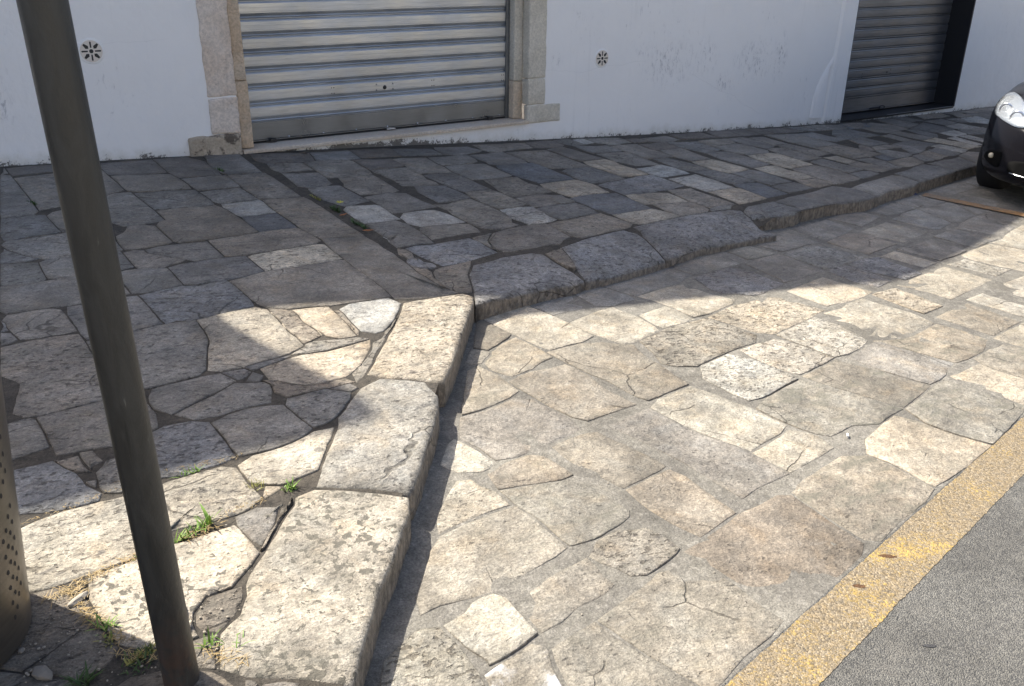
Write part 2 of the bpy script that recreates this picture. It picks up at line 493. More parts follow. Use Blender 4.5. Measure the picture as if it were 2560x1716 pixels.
GREEN = make_leaf('fresh_green_leaf', (0.13, 0.25, 0.035), (0.22, 0.34, 0.06))
GREEN_DARK = make_leaf('dark_green_leaf', (0.035, 0.075, 0.018), (0.07, 0.12, 0.03))
STRAW = make_leaf('dry_straw', (0.42, 0.29, 0.12), (0.30, 0.22, 0.09))
MOSS = make_leaf('yellow_moss', (0.30, 0.27, 0.06), (0.20, 0.21, 0.05))
DRYLEAF = plain('dry_leaf', (0.40, 0.16, 0.06), 0.7)

# ------------------------------------------------------------------ lie of the land
PC = (-9.66855156e-06, 5.89728575e-04, -5.75853473e-03, -4.10665175e-02, -1.39186425e+00)
KERB_H = 0.105
def foot_z(x):
    xc = min(max(x, 0.3), 11.3)
    z = 0.0
    for c in PC: z = z * xc + c
    return z + (x - xc) * (-0.045 if x < 0.3 else -0.018) + CAM_H
def walk_z(x, y): return foot_z(x) + 0.03 * (y - WALL_Y)
def street_z(x, y): return walk_z(x, y) - KERB_H

def sheet(name, rows, zf, mat, sub=6):
    """strip of quads between two polylines, subdivided across and laid on the ground"""
    verts, faces = [], []
    n = sub + 1
    for a, b in rows:
        for k in range(n):
            t = k / sub
            x = a[0] + (b[0] - a[0]) * t; y = a[1] + (b[1] - a[1]) * t
            verts.append((x, y, zf(x, y)))
    for i in range(len(rows) - 1):
        for k in range(sub):
            p = i * n + k
            faces.append((p, p + 1, p + n + 1, p + n))
    me = mesh(name, verts, faces)
    return link(name, me, mat)

def frange(a, b, s):
    out = []
    while a < b - 1e-6:
        out.append(a); a += s
    return out + [b]

# kerb line, outer edge, from bottom left to far right
KERB = [(-1.2, -0.95), (-0.2, 0.5), (0.45, 1.385), (0.58, 1.56), (0.72, 1.77), (0.95, 2.08), (1.17, 2.39), (1.60, 2.98), (1.97, 3.46), (2.07, 3.545),
        (2.35, 3.585), (2.76, 3.63), (3.07, 3.70), (3.45, 3.78), (3.81, 3.87), (4.5, 4.10), (5.13, 4.22), (6.09, 4.36), (6.8, 4.53), (8.1, 4.80), (9.5, 5.05), (12, 5.3), (22, 6.0)]
def kerb_pt(t):
    i = min(int(t), len(KERB) - 2); f = t - i
    a, b = KERB[i], KERB[i + 1]
    return (a[0] + (b[0] - a[0]) * f, a[1] + (b[1] - a[1]) * f)


def far_drop(x, y):
    # the kerb stones next to the corner are worn down towards the street
    if x > 4.62: d = 0.018
    else: d = 0.060 if x > 2.9 else 0.060 * max(0.0, min(1.0, (x - 1.75) / 1.15))
    kx = None
    for a, b in zip(KERB, KERB[1:]):
        if a[0] <= x <= b[0] and a[0] > 1.9:
            f = (x - a[0]) / (b[0] - a[0]); kx = a[1] + (b[1] - a[1]) * f
    if kx is None: return 0.0
    t = max(0.0, min(1.0, 1.0 - (y - kx) / 0.36))
    return d * t * t


# ground under everything, road, parking strip, footway
ground = link('ground', mesh('ground', [(-60, -60, -1.6), (70, -60, -1.6), (70, 70, -1.6), (-60, 70, -1.6)], [(0, 1, 2, 3)]), MORTAR_WALK)
tag(ground, kind='structure')
def yl(x): return 1.2 + (x - 1.389) * (0.452 / 1.875)      # edge between stones and road
xs = frange(-14, 30, 0.5)
road = sheet('road', [((x, -14.0), (x, yl(x))) for x in xs], lambda x, y: street_z(x, y) - 0.001, ASPHALT, 30)
tag(road, kind='structure')
parking = sheet('parking_strip', [((x, yl(x) - 0.03), (x, 6.9)) for x in xs], lambda x, y: street_z(x, y) - 0.0015, MORTAR_STREET, 16)
tag(parking, kind='structure')
rows = []
for k in range(0, (len(KERB) - 1) * 6 + 1):
    p = kerb_pt(k / 6.0)
    i = min(int(k / 6), len(KERB) - 2)
    dx, dy = KERB[i + 1][0] - KERB[i][0], KERB[i + 1][1] - KERB[i][1]
    L = math.hypot(dx, dy)
    inn = (p[0] - dy / L * 0.035, p[1] + dx / L * 0.035)
    wx = p[0] if p[0] > 2.3 else (-14 + (p[0] + 1.2) / 3.5 * 16.3)
    rows.append((inn, (wx, 6.95)))
footway = sheet('footway', rows, lambda x, y: walk_z(x, y) - 0.0045 - far_drop(x, y), MORTAR_WALK, 44)
tag(footway, kind='structure')
kerb = empty('kerb')
tag(kerb, 'worn limestone kerb with an angled end between footway and parking strip', 'kerb')

# ------------------------------------------------------------------ paving stones
TINT = {'g': (0.285, 0.262, 0.228), 't': (0.325, 0.285, 0.232), 'b': (0.245, 0.234, 0.216), 'n': (0.205, 0.18, 0.156), 'c': (0.48, 0.42, 0.33), 'm': (0.30, 0.262, 0.212),
        'w': (0.47, 0.455, 0.415), 'd': (0.26, 0.228, 0.185), 'p': (0.30, 0.292, 0.282)}
LIFT = {}

def inset(P, d):
    n = len(P); out = []
    for i in range(n):
        a, p, c = P[i - 1], P[i], P[(i + 1) % n]
        e1 = (p[0] - a[0], p[1] - a[1]); e2 = (c[0] - p[0], c[1] - p[1])
        l1 = math.hypot(*e1) or 1e-9; l2 = math.hypot(*e2) or 1e-9
        nx = -e1[1] / l1 - e2[1] / l2; ny = e1[0] / l1 + e2[0] / l2
        l = math.hypot(nx, ny)
        if l < 0.3:
            out.append(p); continue
        out.append((p[0] + nx / l * d, p[1] + ny / l * d))
    return out

def jag(P, step, amp, seed):
    out = []
    n = len(P)
    for i in range(n):
        a, b = P[i], P[(i + 1) % n]
        L = math.hypot(b[0] - a[0], b[1] - a[1])
        k = max(1, int(L / step))
        for j in range(k):
            t = j / k
            x = a[0] + (b[0] - a[0]) * t; y = a[1] + (b[1] - a[1]) * t
            v = noise.noise_vector(Vector((x * 22, y * 22, seed))) * amp + noise.noise_vector(Vector((x * 70, y * 70, seed))) * amp * 0.5
            out.append((x + v.x, y + v.y))
    return out

def stone(name, P, zf, parent, tint, flags, depth=0.07, lift=0.0, worn=0.004, top_drop=None, seed=0.0, soil=0.8):
    cx = sum(p[0] for p in P) / len(P); cy = sum(p[1] for p in P) / len(P)
    size = max(max(p[0] for p in P) - min(p[0] for p in P), max(p[1] for p in P) - min(p[1] for p in P))
    dist = math.hypot(cx, cy)
    near = dist < 4.2
    step = 0.028 if near else (0.05 if dist < 7 else 0.09)
    Q = jag(P, step, 0.0036 if near else 0.003, seed)
    rim = min(size * 0.12, 0.06)
    rings = [(0.0, -depth), (0.0, -worn * 1.5), (worn * 0.35, -worn * 0.45), (worn * 1.3, 0.0)]
    layers = [(inset(Q, d), h) for d, h in rings]
    # settle: each stone lies a touch high, low or tilted
    tx, ty = random.uniform(-1, 1) * 0.004 / max(size, 0.2), random.uniform(-1, 1) * 0.004 / max(size, 0.2)
    base = lift + random.uniform(-0.002, 0.002)
    verts, edge, side = [], [], []
    def zz(x, y, h):
        z = zf(x, y) + base + tx * (x - cx) + ty * (y - cy) + h
        if h > -0.03:
            z += (noise.noise(Vector((x * 5, y * 5, seed))) * 0.0035 + noise.noise(Vector((x * 17, y * 17, seed))) * 0.0014) * (1 if size > 0.12 else 0.4)
            if top_drop: z -= top_drop(x, y)
        return z
    n = len(Q)
    for L, (ring, h) in enumerate(layers):
        for (x, y) in ring:
            verts.append((x - cx, y - cy, zz(x, y, h)))
            edge.append(1.0); side.append(1.0 if L == 0 else (0.75 if L == 1 else 0.0))
    # inner net: rings shrinking to the centre
    shr = (0.86, 0.62, 0.34) if near else (0.8, 0.45)
    top = layers[-1][0]
    for s in shr:
        for (x, y) in top:
            X, Y = cx + (x - cx) * s, cy + (y - cy) * s
            verts.append((X - cx, Y - cy, zz(X, Y, 0.0005)))
            edge.append(0.0); side.append(0.0)
    verts.append((0, 0, zz(cx, cy, 0.0005))); edge.append(0.0); side.append(0.0)
    nl = len(layers) + len(shr)
    faces = []
    for L in range(nl - 1):
        for k in range(n):
            a, b = L * n + k, L * n + (k + 1) % n
            faces.append((a, b, b + n, a + n))
    for k in range(n):
        faces.append(((nl - 1) * n + k, (nl - 1) * n + (k + 1) % n, nl * n))
    z0 = min(v[2] for v in verts)
    me = mesh(name, [(v[0], v[1], v[2] - z0) for v in verts], faces)
    for nm, dat in (('edge', edge), ('side', side)):
        at = me.attributes.new(nm, 'FLOAT', 'POINT')
        at.data.foreach_set('value', dat)
    o = link(name, me, STONE, parent, True)
    o.location = (cx, cy, z0)
    j = random.uniform(0.92, 1.09); w = random.uniform(-0.035, 0.035)
    o.color = (tint[0] * j * (1 + w), tint[1] * j, tint[2] * j * (1 - w), 1)
    o['pit'] = 0.0 if 'l' in flags else 1.0 if 'p' in flags else (random.choice((0.0, 0.2)) if parent is parking else random.choice((0.35, 0.55, 0.75, 0.95)))
    o['lichen'] = 1.0 if 'l' in flags else (0.25 if random.random() < 0.35 else 0.0)
    o['stain'] = 1.0 if 's' in flags else random.choice((0.1, 0.25, 0.45, 0.6))
    o['dust'] = 1.0 if 'x' in flags else 0.0
    o['soil'] = soil
    return o

STONES = """W b 190,5510 274,5534 355,5535 383,5600 377,5700 372,5802 365,5899 358,5995 351,6091 344,6179 338,6267 332,6354 326,6442 271,6466 261,6356 253,6262 244,6169 236,6075 228,5982 219,5888 211,5795 202,5701 194,5608
W g 271,6471 322,6505 319,6539 318,6573 316,6608 315,6640 303,6643 301,6617 298,6585 295,6553 293,6521
W n 333,6414 390,6428 437,6441 484,6454 532,6468 580,6455 623,6475 628,6528 632,6581 635,6633 579,6635 528,6636 477,6636 425,6637 374,6637 320,6638 322,6582 325,6526 331,6455
W g 368,5937 374,5853 379,5770 383,5687 388,5603 459,5639 551,5674 664,5710 659,5809 646,5899 636,5991 632,6084 629,6178 626,6271 625,6352 624,6433 528,6410 435,6387 336,6363 342,6278 348,6193 354,6107 361,6022
W g 630,6368 631,6275 633,6182 637,6089 640,5996 649,5920 659,5844 690,5758 752,5805 815,5851 892,5897 889,5981 888,6069 880,6153 873,6238 867,6319 859,6420 852,6521 845,6620 742,6626 640,6631 635,6544 628,6470
W n 873,6296 938,6272 1004,6265 1075,6260 1145,6255 1230,6267 1229,6343 1226,6419 1224,6496 1221,6572 1217,6648 1141,6642 1069,6636 997,6630 925,6624 850,6617 855,6537 861,6457 867,6377
W g 893,6068 894,5976 910,5868 969,5838 1044,5831 1120,5827 1195,5824 1270,5821 1278,5916 1274,5993 1266,6070 1253,6147 1239,6222 1156,6248 1064,6255 972,6262 877,6253 885,6160
W g 680,5335 698,5261 744,5168 810,5171 912,5189 974,5216 969,5307 963,5407 954,5499 946,5588 936,5677 927,5765 922,5856 820,5848 748,5796 687,5749 687,5634 674,5532 677,5433
W g 944,5648 952,5576 959,5503 966,5431 1055,5421 1140,5423 1224,5425 1308,5428 1314,5508 1308,5583 1302,5657 1295,5732 1289,5806 1187,5820 1096,5823 1005,5829 928,5840 934,5744
W t 978,5213 939,5195 908,5126 913,5028 918,4929 927,4830 951,4792 1045,4790 1140,4796 1221,4812 1303,4826 1384,4842 1378,4929 1373,5017 1373,5104 1358,5209 1344,5312 1312,5424 1234,5420 1146,5418 1059,5416 968,5406 974,5309
W g 676,4998 671,4941 670,4884 672,4828 675,4771 722,4760 787,4767 838,4780 893,4790 923,4826 917,4881 912,4940 909,4999 906,5058 903,5125 840,5160 791,5166 761,5152 742,5092 722,5048
W b 167,5120 219,5129 285,5138 351,5145 418,5151 438,5181 430,5246 423,5311 417,5376 410,5441 407,5505 342,5530 272,5528 205,5510 187,5503 177,5415 171,5343 164,5271 158,5199
W g 423,5369 430,5297 437,5226 447,5154 521,5168 595,5183 661,5197 676,5287 669,5354 662,5425 655,5495 647,5563 623,5636 563,5612 504,5589 445,5565 411,5502 416,5435
W g 210,4892 254,4825 313,4752 384,4750 457,4747 563,4754 670,4768 666,4846 665,4929 672,5003 662,5094 657,5191 551,5169 446,5148 356,5140 267,5130 178,5117 148,5055 169,4968
W b 119,4755 157,4754 196,4752 231,4748 287,4775 267,4800 247,4825 230,4852 212,4879 197,4905 182,4933 167,4961 155,4987 150,4955 132,4911 129,4875 126,4839 122,4803
W g 93,4445 137,4443 181,4444 225,4446 269,4448 282,4484 280,4529 279,4574 276,4620 275,4676 276,4723 218,4745 168,4749 118,4750 112,4692 108,4646 104,4600 100,4554 96,4508
W g 284,4569 286,4478 370,4459 438,4456 509,4462 589,4477 669,4508 664,4568 662,4630 659,4690 653,4760 586,4752 518,4746 450,4742 382,4745 315,4748 281,4720 281,4645
W g 668,4617 669,4569 673,4521 681,4469 736,4462 790,4448 834,4481 873,4489 914,4521 883,4552 853,4583 824,4615 796,4648 768,4682 761,4737 714,4750 661,4729 665,4673
W g 772,4685 824,4622 863,4580 903,4539 951,4492 1022,4496 1100,4506 1098,4561 1097,4616 1095,4671 1093,4726 1091,4782 1021,4786 959,4787 895,4785 835,4774 766,4741
W t 1105,4507 1200,4490 1286,4507 1365,4519 1444,4530 1523,4542 1603,4554 1647,4593 1637,4679 1625,4756 1609,4841 1509,4837 1409,4837 1307,4822 1205,4804 1096,4783 1099,4691 1102,4599
W w 1383,5149 1435,5154 1487,5159 1539,5165 1597,5176 1595,5231 1593,5287 1594,5343 1596,5399 1589,5465 1525,5457 1466,5452 1407,5447 1348,5440 1338,5376 1347,5320 1356,5263 1363,5205
W bb 1389,4843 1444,4842 1500,4841 1555,4844 1610,4846 1615,4913 1612,4975 1607,5037 1603,5098 1598,5160 1541,5160 1489,5154 1436,5149 1383,5144 1378,5083 1378,5023 1381,4963 1385,4903
W b 1538,6290 1549,6196 1581,6091 1659,6103 1738,6108 1817,6115 1818,6219 1819,6307 1820,6395 1821,6482 1822,6570 1822,6658 1738,6657 1654,6657 1570,6657 1564,6565 1544,6473 1539,6382
W n 1234,6345 1235,6267 1251,6188 1264,6111 1350,6099 1446,6100 1540,6099 1543,6197 1534,6276 1534,6349 1536,6424 1540,6498 1487,6585 1451,6670 1341,6664 1221,6651 1227,6553 1230,6449
W g 1284,5896 1290,5837 1297,5775 1378,5766 1440,5772 1502,5779 1570,5794 1570,5852 1568,5909 1567,5967 1566,6024 1564,6082 1488,6094 1419,6095 1350,6094 1270,6081 1277,6019 1281,5957
W g 1344,5444 1399,5452 1461,5457 1523,5462 1584,5473 1583,5533 1580,5593 1576,5652 1571,5711 1559,5786 1498,5774 1435,5766 1373,5761 1300,5734 1305,5677 1310,5621 1315,5564 1319,5508
W g 1589,5470 1679,5463 1765,5458 1852,5456 1850,5543 1848,5634 1847,5725 1845,5817 1844,5908 1842,5999 1829,6103 1751,6104 1663,6098 1569,6084 1571,5997 1573,5909 1575,5820 1573,5731 1582,5644 1587,5555
W t 1600,5207 1607,5112 1614,5017 1620,4921 1619,4847 1628,4766 1639,4690 1660,4619 1770,4609 1880,4598 1908,4600 1906,4695 1897,4774 1896,4860 1895,4946 1894,5033 1893,5119 1890,5200 1886,5282 1883,5364 1863,5451 1788,5452 1697,5457 1606,5464 1600,5377 1598,5292
W t 1644,4383 1645,4281 1648,4178 1652,4076 1657,3974 1661,3872 1660,3771 1651,3667 1738,3637 1807,3625 1885,3624 1971,3632 1948,3697 1930,3773 1926,3865 1915,3958 1919,4032 1925,4107 1924,4188 1928,4269 1917,4364 1922,4453 1904,4591 1812,4600 1717,4609 1659,4614 1648,4494
W wp 1224,4235 1283,4231 1345,4237 1410,4245 1475,4252 1557,4257 1640,4268 1639,4335 1639,4402 1641,4469 1646,4535 1605,4549 1533,4538 1459,4528 1385,4517 1311,4506 1238,4493 1207,4471 1211,4392 1216,4313
W t 1049,3899 1056,3829 1089,3765 1166,3723 1262,3711 1339,3693 1442,3691 1531,3689 1620,3693 1649,3703 1656,3787 1656,3873 1652,3958 1648,4055 1644,4152 1641,4249 1553,4252 1465,4247 1382,4236 1300,4227 1213,4223 1122,4191 1022,4155 1034,4070 1042,3985
W b 813,4420 818,4342 821,4263 825,4185 862,4165 946,4174 1018,4176 1093,4186 1156,4208 1220,4232 1211,4312 1206,4395 1202,4474 1136,4495 1072,4496 1011,4490 950,4487 877,4479 810,4442
W g 587,4159 655,4144 709,4158 764,4170 820,4184 818,4235 815,4286 813,4337 810,4388 805,4438 741,4456 680,4465 623,4468 568,4442 573,4384 578,4325 583,4267 586,4208
W p 620,4052 626,3963 632,3874 638,3785 639,3763 718,3756 793,3760 875,3778 959,3792 1037,3803 1044,3904 1036,3994 1027,4084 1015,4172 918,4167 882,4154 810,4176 713,4154 611,4128
W b 316,3864 318,3791 333,3711 368,3724 445,3733 525,3739 634,3766 629,3838 624,3910 620,3983 614,4057 606,4128 536,4137 477,4125 403,4111 311,4104 303,4018 308,3941
W g 64,4153 82,4105 147,4111 221,4113 307,4109 403,4117 493,4133 583,4162 578,4256 571,4350 563,4443 435,4452 351,4454 262,4442 175,4439 91,4435 80,4330 72,4241
W g 60,4047 68,4000 77,3937 87,3886 99,3836 103,3816 164,3805 212,3813 262,3811 313,3825 310,3879 304,3932 300,3982 297,4031 290,4079 263,4106 204,4108 144,4106 85,4101
W b 43,3917 73,3931 68,3965 63,3999 57,4033 63,3997 64,3961
W b 32,3779 65,3785 98,3817 89,3856 79,3896 43,3912 41,3895 37,3847 37,3800
W g 7,3511 62,3418 47,3344 31,3269 15,3194 44,3146 115,3138 215,3155 314,3166 408,3199 384,3267 362,3344 344,3443 331,3543 324,3648 320,3753 314,3789 222,3801 128,3791 31,3774 22,3680 15,3595
W g 342,3490 361,3368 384,3285 412,3205 463,3189 554,3205 644,3225 678,3267 709,3373 725,3431 759,3539 763,3627 763,3747 682,3754 603,3753 530,3735 453,3729 376,3720 327,3704 332,3597
W c 768,3625 762,3526 738,3455 721,3398 701,3328 680,3261 723,3229 812,3230 890,3253 1005,3276 1079,3320 1091,3340 1088,3415 1079,3496 1077,3574 1077,3655 1076,3751 1035,3798 918,3780 845,3766 768,3747
W w 1370,3600 1366,3546 1362,3492 1360,3436 1358,3380 1409,3336 1447,3343 1500,3389 1546,3447 1587,3501 1624,3554 1656,3603 1630,3690 1583,3686 1531,3684 1479,3685 1428,3686 1369,3641
W c 1174,3598 1177,3533 1193,3463 1204,3419 1203,3389 1241,3337 1321,3332 1327,3408 1331,3459 1333,3510 1335,3561 1335,3612 1334,3687 1282,3702 1231,3711 1175,3711 1178,3654
W c 1078,3528 1095,3516 1152,3562 1101,3590 1080,3581
W c 1081,3492 1093,3459 1156,3491 1152,3537 1098,3512
W c 1097,3429 1154,3418 1190,3439 1186,3480 1104,3472
W c 1188,3397 1199,3401 1196,3436 1190,3460 1190,3427
W c 1092,3376 1133,3358 1119,3417 1092,3411
W c 1080,3676 1095,3671 1123,3735 1078,3721
W c 1100,3628 1162,3627 1176,3667 1141,3669
W c 863,3136 862,3044 895,3003 959,2993 1025,2985 1127,2995 1196,3045 1244,3095 1287,3150 1328,3206 1361,3286 1312,3276 1232,3259 1153,3244 1050,3252 974,3236 913,3215 862,3194
W g 834,3187 869,3202 893,3212 929,3226 967,3238 1011,3265 1006,3272 962,3263 923,3255 884,3247 850,3237 813,3224
W b 756,3138 789,3135 806,3161 826,3186 810,3220 768,3225 723,3224 734,3195 745,3167
W b 783,3110 831,3092 858,3137 830,3184 813,3163 798,3141
W g 432,3081 439,3024 480,2965 533,2996 579,3023 626,3049 671,3076 710,3102 753,3134 736,3176 719,3221 650,3223 607,3211 553,3200 507,3191 462,3184 439,3125
W g 541,2901 610,2893 649,2901 688,2911 728,2911 773,2912 813,2914 845,2993 851,3034 859,3075 803,3097 743,3120 695,3085 644,3054 605,3031 565,3009 526,2987 487,2964
W g 852,2880 857,2837 863,2794 869,2756 876,2719 884,2682 923,2686 977,2715 1004,2743 1030,2770 1055,2800 1079,2829 1099,2869 1062,2902 1024,2937 988,2934 953,2930 912,2925 874,2922
W g 1100,2874 1140,2895 1125,2938 1085,2935 1043,2927 1072,2900
W g 594,2773 596,2722 599,2671 601,2620 602,2604 674,2599 735,2607 781,2620 824,2637 879,2679 870,2725 861,2773 854,2821 847,2882 773,2904 715,2905 653,2889 587,2856 591,2815
W p 344,2851 340,2776 346,2709 344,2644 320,2579 364,2581 428,2567 483,2580 538,2584 597,2605 594,2664 591,2724 588,2785 584,2831 580,2864 526,2899 441,2901 414,2886
W g 98,2957 104,2852 190,2842 281,2838 351,2859 423,2897 437,2996 428,3068 394,3162 310,3161 235,3153 160,3141 81,3126 89,3072 94,3015
W g -55,3118 -59,3073 -62,3029 -66,2984 -70,2939 -73,2895 -24,2881 12,2891 48,2901 95,2913 93,2949 90,2993 87,3036 83,3079 78,3122 65,3138 40,3142 10,3137
W p -81,2801 -86,2742 -91,2684 -95,2625 -100,2566 -28,2563 30,2541 79,2535 129,2534 177,2536 191,2576 159,2639 141,2721 114,2764 90,2821 36,2819 -18,2818
W g 177,2743 183,2718 184,2739 226,2758 211,2819 208,2836 169,2839 170,2811 172,2777
W g 141,2727 180,2709 175,2727 170,2758 166,2790 164,2822 109,2815 95,2821 108,2789 123,2757
W g 179,2611 189,2657 159,2657 167,2633
W g 196,2573 237,2551 269,2550 315,2578 318,2589 360,2579 343,2636 341,2667 341,2701 340,2735 339,2769 288,2779 231,2757 219,2733 193,2697 193,2648 189,2612
W c -108,2475 -112,2406 -116,2338 -119,2270 -121,2208 -43,2196 19,2190 94,2200 155,2214 230,2223 298,2273 295,2327 295,2396 295,2463 295,2530 176,2531 74,2526 -29,2494
W c 302,2278 314,2300 388,2298 445,2295 500,2295 545,2307 599,2344 596,2376 584,2436 580,2501 578,2543 539,2570 462,2561 418,2557 368,2553 300,2530 300,2467 300,2404 299,2341
W c 589,2438 635,2408 686,2380 724,2400 801,2421 834,2474 868,2526 906,2583 943,2639 951,2656 878,2659 833,2636 790,2618 743,2604 694,2596 646,2592 583,2549 584,2515
W c 602,2365 604,2341 667,2371 665,2386 627,2406
W gl 501,2186 506,2158 525,2123 535,2136 554,2158 572,2181 591,2213 609,2246 625,2275 644,2291 618,2286 569,2309 534,2298 497,2290 492,2247 497,2217
W cl 80,2101 93,1988 110,1906 148,1867 214,1841 281,1848 278,1893 291,1936 333,1983 400,1987 478,2058 508,2095 500,2165 487,2249 417,2242 359,2232 290,2236 221,2212 132,2198 88,2188
W d -125,2205 -181,2138 -174,2087 -167,2036 -159,1968 -107,1928 -68,1898 -30,1868 8,1837 77,1848 108,1899 98,1934 89,1979 79,2044 75,2101 23,2185 -41,2191 -90,2198
W d 80,1692 116,1673 152,1654 188,1635 223,1616 267,1617 319,1619 314,1648 295,1697 278,1724 258,1737 224,1759 203,1774 151,1783 115,1790 63,1770 39,1761 50,1739
W d -174,1810 -140,1792 -107,1774 -74,1756 -41,1738 -7,1720 34,1760 26,1780 6,1833 -21,1854 -48,1875 -75,1896 -101,1918 -130,1940 -159,1962 -155,1935 -168,1884 -171,1847
W g 324,1617 359,1629 356,1649 335,1662
W g 349,1596 396,1556 405,1553 427,1579 442,1596 412,1616 364,1629
W n 1873,6471 1904,6360 1957,6345 2024,6334 2107,6327 2203,6333 2282,6349 2302,6438 2315,6523 2327,6608 2308,6600 2212,6612 2133,6622 2054,6632 1975,6641 1896,6651 1885,6561
W b 2290,6362 2371,6348 2435,6341 2499,6336 2566,6336 2638,6356 2640,6419 2645,6486 2649,6554 2652,6622 2581,6619 2519,6616 2458,6613 2396,6610 2332,6607 2323,6545 2314,6484 2304,6423
W n 2643,6359 2720,6357 2785,6356 2851,6355 2916,6354 2980,6352 2979,6414 2982,6474 2986,6534 2990,6594 2936,6618 2870,6621 2803,6624 2737,6627 2656,6624 2655,6563 2650,6495 2646,6427
W g 1899,6162 1913,6125 1929,6078 1967,6075 2024,6091 2073,6092 2121,6094 2175,6096 2175,6154 2173,6213 2168,6271 2165,6303 2091,6324 2033,6328 1977,6336 1920,6346 1910,6274 1905,6218
W g 2184,5856 2283,5846 2363,5855 2442,5863 2518,5870 2542,5963 2546,6045 2544,6123 2546,6202 2545,6281 2514,6330 2412,6339 2311,6351 2244,6336 2171,6299 2178,6213 2180,6123 2180,6024 2182,5944
W n 2557,5993 2617,6002 2679,6010 2740,6022 2798,6034 2857,6064 2859,6134 2857,6206 2852,6277 2792,6285 2735,6292 2678,6300 2616,6324 2549,6305 2551,6253 2551,6190 2549,6128 2550,6066
W b 1917,5710 1971,5641 2033,5650 2094,5660 2167,5726 2165,5799 2179,5873 2177,5946 2175,6019 2094,6024 2029,6029 1965,6052 1930,6073 1928,5994 1925,5923 1922,5852 1920,5781
W g 2203,5628 2210,5553 2218,5478 2226,5402 2314,5393 2382,5400 2448,5405 2516,5429 2519,5515 2522,5601 2525,5686 2528,5772 2516,5865 2449,5859 2381,5852 2314,5845 2250,5838 2239,5757 2229,5693
W g 2578,5793 2586,5742 2594,5679 2656,5677 2719,5676 2782,5674 2836,5671 2856,5748 2855,5814 2854,5875 2853,5939 2853,6003 2765,6013 2697,6007 2628,5998 2559,5988 2550,5921 2572,5855
W g 2583,5534 2641,5522 2669,5515 2713,5511 2756,5507 2800,5503 2843,5497 2857,5562 2853,5610 2832,5666 2791,5669 2750,5670 2709,5671 2668,5672 2627,5673 2591,5675 2585,5618 2584,5576
W b 1952,5353 1976,5298 1999,5243 2026,5172 2083,5190 2144,5225 2221,5248 2215,5324 2209,5404 2203,5482 2197,5561 2189,5655 2094,5655 2019,5643 1955,5617 1947,5541 1949,5478 1951,5416
W g 2241,5130 2241,5049 2242,4961 2320,4956 2382,4969 2443,4981 2501,5003 2578,5009 2570,5073 2548,5149 2542,5219 2535,5289 2529,5359 2449,5397 2378,5385 2310,5372 2220,5340 2226,5273 2240,5220
W w 1984,4942 1989,4880 1994,4808 2052,4812 2109,4816 2166,4822 2240,4834 2236,4883 2237,4957 2236,5008 2236,5065 2235,5122 2218,5154 2145,5153 2082,5167 2028,5166 1986,5111 1985,5055 1985,4998
W g 1996,4637 2000,4551 2010,4472 1984,4453 1985,4353 2057,4356 2115,4360 2216,4350 2227,4437 2232,4507 2235,4578 2237,4643 2233,4727 2192,4820 2126,4812 2059,4807 1993,4803 1994,4715
W w 1986,4461 2005,4474 2001,4506 1997,4542 1995,4552 2000,4509
W w 2235,4733 2289,4658 2344,4664 2402,4668 2457,4663 2513,4658 2589,4667 2582,4729 2576,4791 2569,4850 2545,4914 2525,4947 2466,4959 2414,4956 2361,4952 2311,4948 2245,4859 2247,4814
W t 2230,4418 2300,4426 2354,4436 2409,4445 2463,4454 2518,4463 2579,4457 2591,4520 2593,4576 2592,4624 2518,4653 2458,4658 2397,4663 2329,4658 2274,4651 2240,4586 2238,4530 2235,4474
W b 2984,6386 2985,6352 3048,6347 3113,6341 3178,6336 3242,6331 3322,6333 3324,6380 3325,6436 3325,6492 3324,6545 3248,6564 3187,6578 3126,6591 3065,6605 2995,6604 2992,6561 2988,6502 2985,6444
W b 3327,6337 3401,6308 3456,6296 3516,6307 3582,6334 3644,6344 3709,6396 3699,6443 3673,6500 3663,6555 3604,6560 3544,6566 3485,6571 3426,6577 3366,6582 3343,6520 3336,6460 3330,6399
W g 3711,6410 3749,6307 3839,6324 3928,6359 4001,6370 4075,6381 4148,6393 4210,6407 4233,6500 4247,6593 4148,6602 4065,6604 3982,6607 3899,6610 3816,6612 3733,6615 3730,6514
W n 4213,6401 4279,6385 4349,6369 4408,6373 4468,6386 4503,6400 4565,6454 4557,6516 4553,6585 4546,6639 4472,6645 4407,6637 4342,6629 4264,6610 4247,6563 4238,6503 4225,6445
W g 2864,6090 2857,5999 2858,5908 2860,5817 2952,5813 3032,5807 3112,5801 3123,5880 3132,5958 3126,6038 3129,6116 3136,6194 3138,6271 3054,6284 2986,6292 2926,6292 2856,6281 2861,6224 2864,6157
W g 3133,6009 3196,6008 3266,6010 3335,6013 3402,6018 3472,6058 3497,6132 3504,6205 3511,6275 3433,6293 3370,6289 3299,6271 3234,6268 3152,6266 3142,6202 3136,6137 3132,6073
W b 3512,5956 3574,5921 3643,5918 3713,5921 3783,5923 3852,5921 3869,6011 3867,6083 3867,6156 3867,6230 3846,6320 3768,6306 3691,6287 3611,6279 3516,6272 3514,6194 3514,6119 3530,6035
W g 3883,5926 3901,5835 3911,5728 4036,5704 4124,5709 4203,5713 4299,5714 4297,5797 4295,5896 4294,5979 4291,6065 4288,6150 4284,6237 4278,6322 4173,6317 4079,6312 3985,6308 3874,6300 3872,6213 3872,6123 3873,6033
W n 4292,6179 4295,6105 4297,6032 4299,5959 4331,5876 4406,5890 4493,5901 4580,5914 4567,6000 4555,6075 4543,6150 4532,6225 4520,6300 4499,6390 4436,6373 4365,6360 4282,6324 4288,6253
